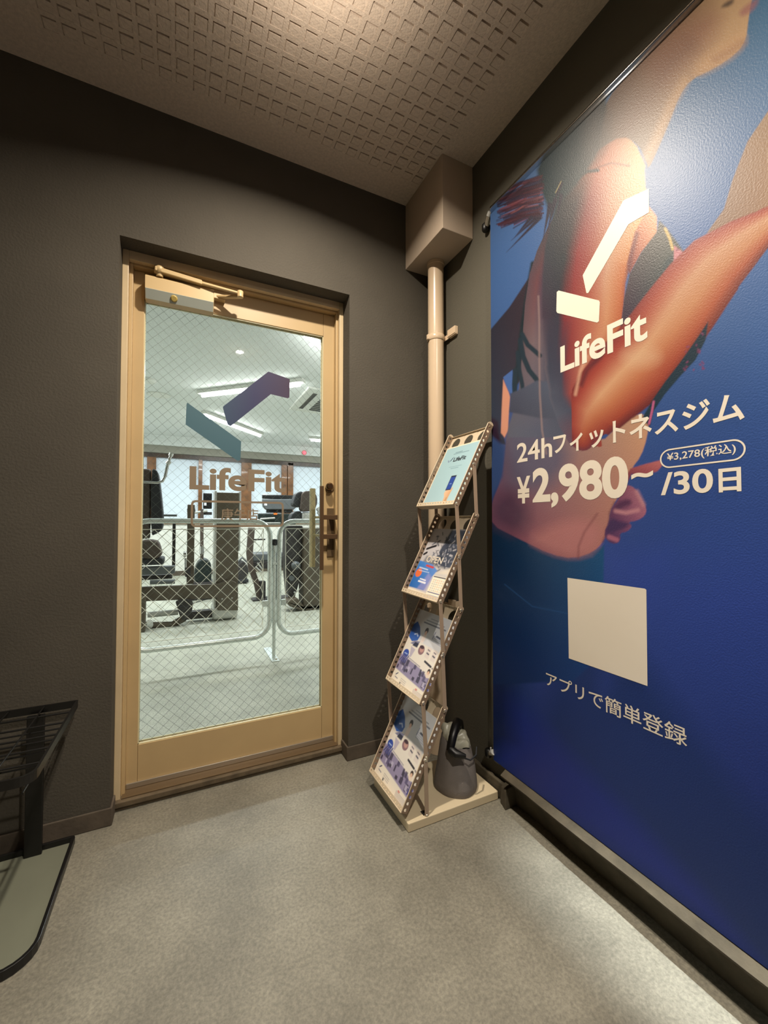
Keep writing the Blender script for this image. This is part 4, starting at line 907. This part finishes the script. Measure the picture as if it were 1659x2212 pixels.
# ================================================================== MAGAZINE RACK
YL, YR = -.210, -.468
TX, TZ = .165, .315
trays = [(-.219, 1.100), (-.290, .753), (-.362, .411), (-.433, .067)]
rk = empty('magazine_rack', (-.22, -.34, 0)); tag(rk, 'leaning cream metal leaflet rack with four perforated trays', 'rack')
bb = MB().box(-.411, -.479, .0006, -.026, -.205, .030); bb.build('base_board', M['baseb'], rk, bevel=.0025)
MB().box(-.345, -.468, .0301, -.326, -.446, .0315).build('base_slot', M['groove'], rk)  # slot drawn as a dark plate on the board
L = math.hypot(TX, TZ); ET = np.array([TX, 0, TZ])/L; EN = np.array([TZ, 0, -TX])/L     # along the tray, into the tray depth
def holes_strip(mb, o, ex, ey, w, h, n, r, both=True, m=8, cy=.5, ry=None):
    """flat strip w x h with n real holes"""
    o, ex, ey = [np.array(q, float) for q in (o, ex, ey)]; c = w/n; ry = ry or r
    for i in range(n):
        cx = (i+.5)*c; ccy = h*cy
        sq = []; ho = []
        for k in range(m*2):
            a = math.pi*2*k/(m*2); dx, dy = math.cos(a), math.sin(a)
            s_ = min((c/2)/abs(dx) if abs(dx) > 1e-6 else 9, ((h-ccy) if dy > 0 else ccy)/abs(dy) if abs(dy) > 1e-6 else 9)
            sq.append((cx+dx*s_, ccy+dy*s_)); ho.append((cx+dx*r, ccy+dy*ry))
        cor = [(i*c+c, h), (i*c, h), (i*c, 0), (i*c+c, 0)]
        N = m*2; vs_ = [o+ex*p[0]+ey*p[1] for p in sq+ho+cor]
        fs_ = [(k, (k+1) % N, N+(k+1) % N, N+k) for k in range(N)]
        # corner fills
        for q, cc in enumerate(cor):
            best = []
            for k in range(N):
                p0, p1 = sq[k], sq[(k+1) % N]
                on = lambda p, cc=cc: (abs(p[0]-cc[0]) < 1e-7, abs(p[1]-cc[1]) < 1e-7)
                if on(p0) != on(p1) and any(on(p0)) and any(on(p1)) and not all(on(p0)) and not all(on(p1)): fs_.append((k, (k+1) % N, 2*N+q))
        mb.add(vs_, fs_)
FD = .026; TH = .0012
for k, (xk, zk) in enumerate(trays):
    o = np.array([xk, 0, zk]); BLc = o+Y*YL; BRc = o+Y*YR
    t = empty('tray', o+np.array([TX/2, (YL+YR)/2, TZ/2]), rk)
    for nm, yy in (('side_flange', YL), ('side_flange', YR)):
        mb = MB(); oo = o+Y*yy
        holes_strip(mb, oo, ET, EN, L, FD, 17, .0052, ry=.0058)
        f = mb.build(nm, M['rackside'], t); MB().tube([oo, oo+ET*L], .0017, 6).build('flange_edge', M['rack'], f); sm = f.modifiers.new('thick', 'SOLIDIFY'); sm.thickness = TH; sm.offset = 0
    mb = MB()
    holes_strip(mb, BRc, Y, ET, YL-YR, .016, 14, .0032, ry=.0036)
    mb.tube([BRc, BLc], .0016, 6)
    mb.add([BRc, BLc, BLc+EN*FD, BRc+EN*FD], [(0, 1, 2, 3)])
    f = mb.build('front_lip', M['rack'], t); sm = f.modifiers.new('thick', 'SOLIDIFY'); sm.thickness = TH; sm.offset = 0
    mb = MB(); ob = BRc+EN*FD
    hz = L*.80
    mb.add([ob, ob+Y*(YL-YR), ob+Y*(YL-YR)+ET*hz, ob+ET*hz], [(0, 1, 2, 3)])
    holes_strip(mb, ob+ET*hz, Y, ET, YL-YR, L-hz, 3, .026, cy=.48, ry=.0265)
    mb.add([ob+ET*L, ob+ET*L+Y*(YL-YR), ob+ET*L+Y*(YL-YR)-EN*.008, ob+ET*L-EN*.008], [(0, 1, 2, 3)])
    f = mb.build('back_panel', M['rack_in'], t); sm = f.modifiers.new('thick', 'SOLIDIFY'); sm.thickness = TH; sm.offset = 0
    # rounded ears on the upper corners
    e = MB()
    for yy in (YL, YR):
        c = o+Y*yy+ET*L+EN*.013; e.prism([(.013*math.cos(a), .010*math.sin(a)) for a in np.linspace(0, math.pi, 9)], c-Y*.0008, EN, ET, Y, .0016)
    e.each('tray_ear', M['rack'], t)
def strap(p, q, yy):
    p, q = np.array(p, float), np.array(q, float); d = q-p; n = np.cross(d/np.linalg.norm(d), Y); w = .0078
    mb = MB(); mb.hexa([p-n*w-Y*.001, p+n*w-Y*.001, p+n*w+Y*.001, p-n*w+Y*.001], [q-n*w-Y*.001, q+n*w-Y*.001, q+n*w+Y*.001, q-n*w+Y*.001])
    mb.v = [(a, b+yy, c) for a, b, c in mb.v]
    s_ = mb.build('strut', M['rackbar'], rk, bevel=.0006)
    rv = MB()
    for c in (p, q): rv.lathe((c[0], yy+(-.001 if yy < -.3 else .001), c[2]), [(.0055, 0), (.0045, -.0025 if yy < -.3 else .0025)], 12, 'y')
    rv.each('rivet', M['rivet'], s_)
def tp(k, s, dpt=.012): return np.array([trays[k][0], 0, trays[k][1]])+ET*L*s+EN*dpt
for yy in (YR-.0032, YL+.0032):
    for k in range(3):
        strap(tp(k, .02), tp(k+1, .52), yy-(.0 if yy < -.3 else 0))
        strap(tp(k, .50), tp(k+1, .985), yy-(.0024 if yy < -.3 else -.0024))
    a = tp(3, .50); strap(a, (-.3355, 0, .031), yy-(.0024 if yy < -.3 else -.0024))

# leaflets
FLW = YL-YR-.006
def flyer(k, s0, s1, name, painter, label, cat, thick=.004, texts=(), group=None):
    o = np.array([trays[k][0], 0, trays[k][1]])+Y*(YL-.003)+ET*L*s0+EN*(FD-thick-.0022)
    t = empty(name, o+EN*thick-Y*FLW/2); tag(t, label, cat, group)
    h = L*(s1-s0)
    print_grid('printed_face', M['paper'], t, o, -Y, ET, FLW, h, 110, 170, lambda A, B, P_: painter(Paint(A/FLW*100, B/h*141, (232, 226, 216))).C)
    MB().prism([(0, 0), (FLW, 0), (FLW, h), (0, h)], o+EN*.0003, -Y, ET, EN, thick).build('paper_stack', M['paperside'], t)
    for body, x, y, w, hh, off, m_ in texts:
        mb = MB(); put_text(mb, body, o-EN*.0003-Y*FLW*x/100+ET*h*y/141, -Y, ET, FLW*w/100, h*hh/141, off); mb.build('printed_words', M[m_], t)
def fl_card(p):
    p.poly([(-5, -5), (105, -5), (105, 146), (-5, 146)], (236, 220, 190), 1)
    p.poly([(2.5, 0), (97.5, 0), (97.5, 138.5), (2.5, 138.5)], bil(0, 0, 100, 140, (166, 196, 204), (172, 202, 208), (160, 194, 200), (158, 190, 198)), .8)
    p.line([(30, 121), (70, 121)], .7, (84, 110, 124), .8, .8); p.line([(34, 124), (52, 124)], .7, (70, 96, 112), .8, .8)
    p.line([(33, 90), (67, 90)], .5, (110, 140, 152), .8, .7); p.line([(40, 86), (60, 86)], .6, (96, 126, 140), .8, .8)
    p.poly([(20, 108), (24, 108), (27, 102.5), (23.5, 102.5)], (130, 146, 170), .6); p.poly([(27, 104), (31, 111), (34, 114.5), (34, 111.5), (30, 105)], (40, 54, 88), .6)
    p.poly([(52, 36), (66, 36), (66, 68), (52, 68)], (30, 34, 50), 1); p.poly([(53, 38), (65, 38), (65, 65), (53, 65)], (40, 70, 150), .6); p.line([(57, 50), (61, 50)], .8, (120, 150, 210), .8)
    p.poly([(55, 0), (72, 0), (68, 14), (69, 26), (71, 40), (69, 42), (66, 36), (54, 36), (52, 30), (57, 22), (58, 12)], bil(55, 0, 72, 40, (218, 180, 140), (190, 136, 92), (224, 184, 150), (206, 160, 120)), .8)
    p.line([(63, 0), (64, 20)], .8, (120, 80, 50), 1.2, .6)
    return p
def fl_open(p):
    p.poly([(0, 0), (100, 0), (100, 141), (0, 141)], (206, 200, 196), 1)
    p.poly([(30, 66), (100, 60), (100, 141), (52, 141)], (60, 66, 82), 8); p.poly([(0, 70), (40, 70), (52, 141), (0, 141)], (196, 192, 194), 4)
    r = random.Random(5)
    for _ in range(120):
        x, y = r.uniform(20, 98), r.uniform(58, 130)
        if x+y*.5 < 70: continue
        p.line([(x, y), (x+r.uniform(-6, 6), y+r.uniform(-6, 6))], r.uniform(.6, 2), r.choice([(30, 34, 48), (90, 96, 112), (150, 150, 158), (46, 50, 66), (200, 196, 200)]), 1, .7)
    for x, y, a, b in ((6, 96, 8, 3), (16, 100, 12, 4), (4, 84, 6, 4)): p.line([(x, y), (x+a, y+b)], 2.4, (26, 26, 34), 1)
    p.poly([(8, 60), (44, 60), (50, 78), (14, 82)], (120, 120, 128), 5, 0, .8)
    p.poly([(0, 14), (46, 14), (52, 40), (60, 56), (40, 66), (0, 70)], bil(0, 10, 60, 70, (30, 100, 180), (70, 120, 200), (60, 130, 210), (110, 150, 214)), 2)
    p.poly([(26, 14), (52, 14), (56, 40), (40, 48)], (150, 150, 206), 5, 0, .7)
    p.ell((12, 45), (9, 9), (236, 116, 66), 1); p.line([(26, 62), (46, 60)], 2, (206, 70, 72), 1); p.line([(8, 56), (34, 54)], 1.2, (220, 230, 246), 1, .8); p.line([(10, 50), (40, 49)], 1, (200, 214, 240), 1, .7)
    p.line([(24, 34), (40, 33)], 1.2, (240, 240, 250), 1); p.line([(22, 29), (42, 28)], 1.8, (240, 240, 250), 1)
    p.poly([(56, 6), (97, 6), (97, 46), (56, 46)], (244, 236, 214), 1); p.line([(58, 44), (95, 44)], 1, (60, 60, 84), .8)
    for y in range(18, 40, 4):
        for x in range(60, 94, 5): p.ell((x+1.5, y), (1.7, 1.2), r.choice([(222, 196, 170), (206, 200, 196), (230, 186, 160), (196, 190, 180)]), 1)
    p.line([(58, 14), (95, 14)], .9, (90, 90, 130), .8); p.line([(60, 9), (92, 9)], .8, (110, 110, 170), .8, .7)
    p.poly([(0, 0), (100, 0), (100, 6), (50, 10), (0, 12)], (236, 226, 206), 2); p.line([(52, 3), (94, 4)], 1.4, (130, 130, 196), 1, .7)
    p.poly([(60, 50), (100, 52), (100, 72), (80, 60)], (226, 214, 196), 5, 0, .8)
    return p
def fl_plan(p):
    p.poly([(0, 0), (100, 0), (100, 141), (0, 141)], (234, 226, 214), 1)
    p.poly([(0, 88), (100, 82), (100, 141), (0, 141)], (214, 214, 218), 3)
    r = random.Random(9)
    p.line([(30, 126), (78, 126)], 1, (96, 100, 120), .8, .7); p.line([(26, 121), (84, 121)], 1.4, (70, 74, 96), .8, .8); p.line([(40, 131), (60, 131)], .7, (120, 120, 136), .8, .7)
    p.poly([(0, 86), (14, 80), (28, 86), (30, 96), (20, 110), (8, 118), (0, 110)], (44, 92, 176), 1); p.line([(14, 94), (20, 97), (24, 93)], 1.2, (190, 206, 240), 1)
    p.poly([(36, 86), (44, 86), (46, 100), (42, 106), (36, 98)], (236, 220, 214), 1); p.ell((41, 108), (4.5, 6), (52, 34, 36), 1); p.ell((41, 104), (3, 4), (226, 186, 166), 1)
    p.poly([(12, 76), (32, 76), (36, 86), (22, 84)], (130, 130, 160), 1); p.poly([(20, 74), (34, 74), (35, 82), (24, 82)], (44, 46, 72), 1.4)
    p.poly([(18, 72), (32, 70), (28, 54), (24, 54)], (190, 180, 196), 1.5)
    p.ell((47, 74), (8, 8.5), (140, 104, 112), 1); p.ell((48, 75), (5, 5), (196, 150, 140), 2); p.ell((46, 79), (6, 3), (70, 44, 56), 1.5)
    p.line([(70, 106), (86, 104)], 1.8, (60, 60, 76), .8); p.line([(62, 100), (64, 112)], .8, (120, 120, 150), .8)
    for y in (88, 91, 94, 97): p.line([(62, y+8), (90, y+6)], .7, (150, 156, 180), .8, .7)
    for x in (60, 76): p.poly([(x, 66), (x+11, 65), (x+11, 84), (x, 85)], (226, 214, 206), .8); p.line([(x+3, 80), (x+8, 79)], 1, (120, 110, 120), .8); p.line([(x+3, 74), (x+8, 73)], 1.3, (90, 86, 100), .8)
    p.line([(66, 60), (84, 57)], 1.8, (50, 46, 56), .8); p.line([(88, 56), (92, 55)], 1.4, (150, 140, 140), .8)
    p.ell((12, 56), (8, 8), (46, 76, 168), 1); p.line([(8, 56), (16, 56)], 1, (170, 190, 236), 1)
    p.line([(22, 52), (60, 48)], .8, (130, 126, 146), .8, .8)
    p.poly([(0, 24), (100, 16), (100, 34), (86, 40), (60, 46), (0, 52)], (150, 140, 172), 2)
    for k in range(26):
        x = r.uniform(2, 90); y = r.uniform(24, 44)-x*.06; ww = r.uniform(3, 8); hh = r.uniform(5, 11)
        p.poly([(x, y), (x+ww, y-.4), (x+ww, y+hh), (x, y+hh)], r.choice([(44, 36, 62), (60, 52, 84), (84, 76, 112), (36, 30, 50), (190, 182, 206)]), 1, 0, .85)
    for k in range(4): p.line([(2+k*5, 40), (10+k*4, 54)], 1.2, (70, 76, 140), 1)
    p.ell((84, 44), (5, 6), (232, 214, 196), 1); p.ell((84, 49), (3.6, 4.2), (54, 38, 36), 1); p.ell((84, 46.5), (2.4, 3), (226, 186, 160), 1)
    p.poly([(88, 20), (98, 20), (98, 36), (92, 36)], (60, 70, 140), 1)
    p.poly([(0, 0), (100, 0), (100, 15), (0, 23)], (238, 230, 214), 1.5)
    p.line([(9, 15), (13, 19)], 1, (60, 66, 100), .8); p.line([(9, 11), (17, 10)], .8, (120, 120, 140), .8)
    for y in (8, 11, 14): p.line([(26, y), (42, y-1)], .6, (160, 156, 160), .8, .7)
    p.poly([(26, 3), (30, 3), (30, 7), (26, 7)], (110, 110, 110), .6)
    for y in range(1, 12, 2): p.line([(66, y), (94, y-.6)], .5, (170, 160, 164), .7, .8)
    p.ell((72, 13), (3, 1.6), (214, 140, 130), 1)
    return p
flyer(0, .004, .835, 'display_card', fl_card, 'pale blue card showing a hand holding a phone, in the topmost rack tray', 'card', .006, [('LifeFit', 37, 102, 33, 10, .03, 'inkdark')])
flyer(1, .004, .835, 'leaflet_stack', fl_open, 'leaflet stack reading OPEN with blue panel and orange dot, second tray down', 'leaflets', .005, [('OPEN', 18, 69, 45, 13.5, .02, 'ink')])
flyer(2, .004, .86, 'leaflet_stack', fl_plan, 'white and violet leaflet stack in the third tray down of the rack', 'leaflets', .005)
flyer(3, .004, .87, 'leaflet_stack', fl_plan, 'white and violet leaflet stack in the lowest tray of the rack', 'leaflets', .005)

# grey weight bag on the rack base
bg = empty('weight_bag', (-.155, -.375, .0302)); tag(bg, 'grey felt bag with black handle and white lining on the rack base', 'bag')
mb = MB(); n = 40; prof = [(.080, 0), (.084, .012), (.083, .03), (.074, .09), (.064, .145), (.058, .172), (.054, .18)]
vs_ = []
for r_, h_ in prof:
    for k in range(n):
        a = 2*np.pi*k/n; q = 1+.02*math.sin(3*a+h_*20)+.012*math.sin(7*a+1)
        vs_.append((-.150+r_*q*math.cos(a)*.98, -.385+r_*q*math.sin(a)*.93, .0303+h_+(.022*math.cos(a-2.2) if h_ > .1 else 0)))
mb.add(vs_, [(i*n+k, i*n+(k+1) % n, (i+1)*n+(k+1) % n, (i+1)*n+k) for i in range(len(prof)-1) for k in range(n)], True)
mb.add(vs_[:n], [tuple(range(n-1, -1, -1))]); mb.build('bag_body', M['bag'], bg)
mb = MB(); vs_ = []
for r_, h_ in ((.055, .180), (.053, .196), (.045, .206), (.030, .204), (.012, .196)):
    for k in range(n):
        a = 2*np.pi*k/n; q = 1+.07*math.sin(4*a+h_*30)+.05*math.sin(9*a)
        vs_.append((-.150+r_*q*math.cos(a), -.385+r_*q*math.sin(a)*.93, .030+h_+.022*math.cos(a-2.2)+.006*math.sin(5*a+2)))
mb.add(vs_, [(i*n+k, i*n+(k+1) % n, (i+1)*n+(k+1) % n, (i+1)*n+k) for i in range(4) for k in range(n)], True)
mb.add(vs_[4*n:], [tuple(range(n))]); mb.build('bag_lining', M['plastic'], bg)
MB().tube([(-.205, -.425, .195), (-.190, -.42, .236), (-.165, -.400, .258), (-.135, -.375, .262), (-.115, -.36, .250), (-.100, -.35, .22)], [.014, .016, .016, .018, .016, .012], 10).build('bag_handle', M['black'], bg)
MB().tube([(-.205, -.425, .200), (-.195, -.448, .190), (-.165, -.466, .185)], [.016, .018, .008], 10).build('bag_strap', M['black'], bg)
MB().tube([(-.170, -.460, .178), (-.145, -.468, .168), (-.115, -.462, .176), (-.095, -.44, .190)], .003, 6).build('bag_cord', M['pad'], bg)

# ================================================================== BLACK STAND at the left
st = empty('umbrella_stand', (-1.65, -.25, 0)); tag(st, 'low black metal stand with wire grid top and floor tray', 'stand')
sx0, sx1, sy0, sy1 = -1.92, -1.397, -.468, -.036
def rrect3(x0, y0, x1, y1, z, rr):  # rr: corner radii order (x1y1, x0y1, x0y0, x1y0)
    p = []
    for (cx, cy, a), r in zip(((x1, y1, 0), (x0, y1, 90), (x0, y0, 180), (x1, y0, 270)), rr):
        sx = 1 if cx == x1 else -1; sy = 1 if cy == y1 else -1
        for k in range(7):
            t_ = math.radians(a+90*k/6); p.append((cx-sx*r+r*math.cos(t_), cy-sy*r+r*math.sin(t_), z))
    return p
def band(mb, loop, h, th):
    n = len(loop); c = np.mean(loop, 0); P_ = np.array(loop)
    nx_ = np.roll(P_, -1, 0)-np.roll(P_, 1, 0); nn = np.stack([nx_[:, 1], -nx_[:, 0], 0*nx_[:, 0]], 1); nn /= np.linalg.norm(nn, axis=1)[:, None]
    I = P_-nn*th
    vs_ = np.concatenate([P_, P_+Z*h, I+Z*h, I]); mb.add(vs_, [(a*n+k, a*n+(k+1) % n, ((a+1) % 4)*n+(k+1) % n, ((a+1) % 4)*n+k) for a in range(4) for k in range(n)])
mb = MB(); band(mb, rrect3(sx0, sy0, sx1, sy1, .0006, (.012, .012, .07, .07)), .022, .010); mb.build('base_rim', M['blackm'], st, bevel=.002)
MB().add(rrect3(sx0+.006, sy0+.006, sx1-.006, sy1-.006, .006, (.01, .01, .066, .066)), [tuple(range(28))]).build('base_tray', M['tray'], st)
mb = MB(); band(mb, rrect3(sx0, sy0-.015, sx1, sy1, .432, (.006, .006, .035, .035)), .022, .006); mb.build('top_rim', M['blackm'], st, bevel=.002)
for xx in (-1.500, -1.83): MB().box(xx-.022, sy1-.028, .006, xx+.022, sy1-.018, .434).build('upright', M['blackm'], st, bevel=.002)
gr = MB()
for k in range(1, 6): y_ = sy0-.015+k*(sy1-sy0+.015)/6; gr.tube([(sx0+.004, y_, .446), (sx1-.004, y_, .446)], .0028, 6)
for k in range(1, 6): x_ = sx0+k*(sx1-sx0)/6; gr.tube([(x_, sy0-.011, .4505), (x_, sy1-.004, .4505)], .0024, 6)
tag(gr.build('wire_grid', M['blackm'], st), kind='stuff')
lw = MB()
for k in range(1, 6): y_ = sy0+k*(sy1-sy0)/6; lw.tube([(sx0+.004, y_, .40), (sx1-.03, y_, .40)], .0025, 6)
lw.tube([(sx1-.03, sy0+.02, .40), (sx1-.03, sy1-.01, .40)], .0025, 6)
tag(lw.build('lower_wire_grid', M['blackm'], st), kind='stuff')
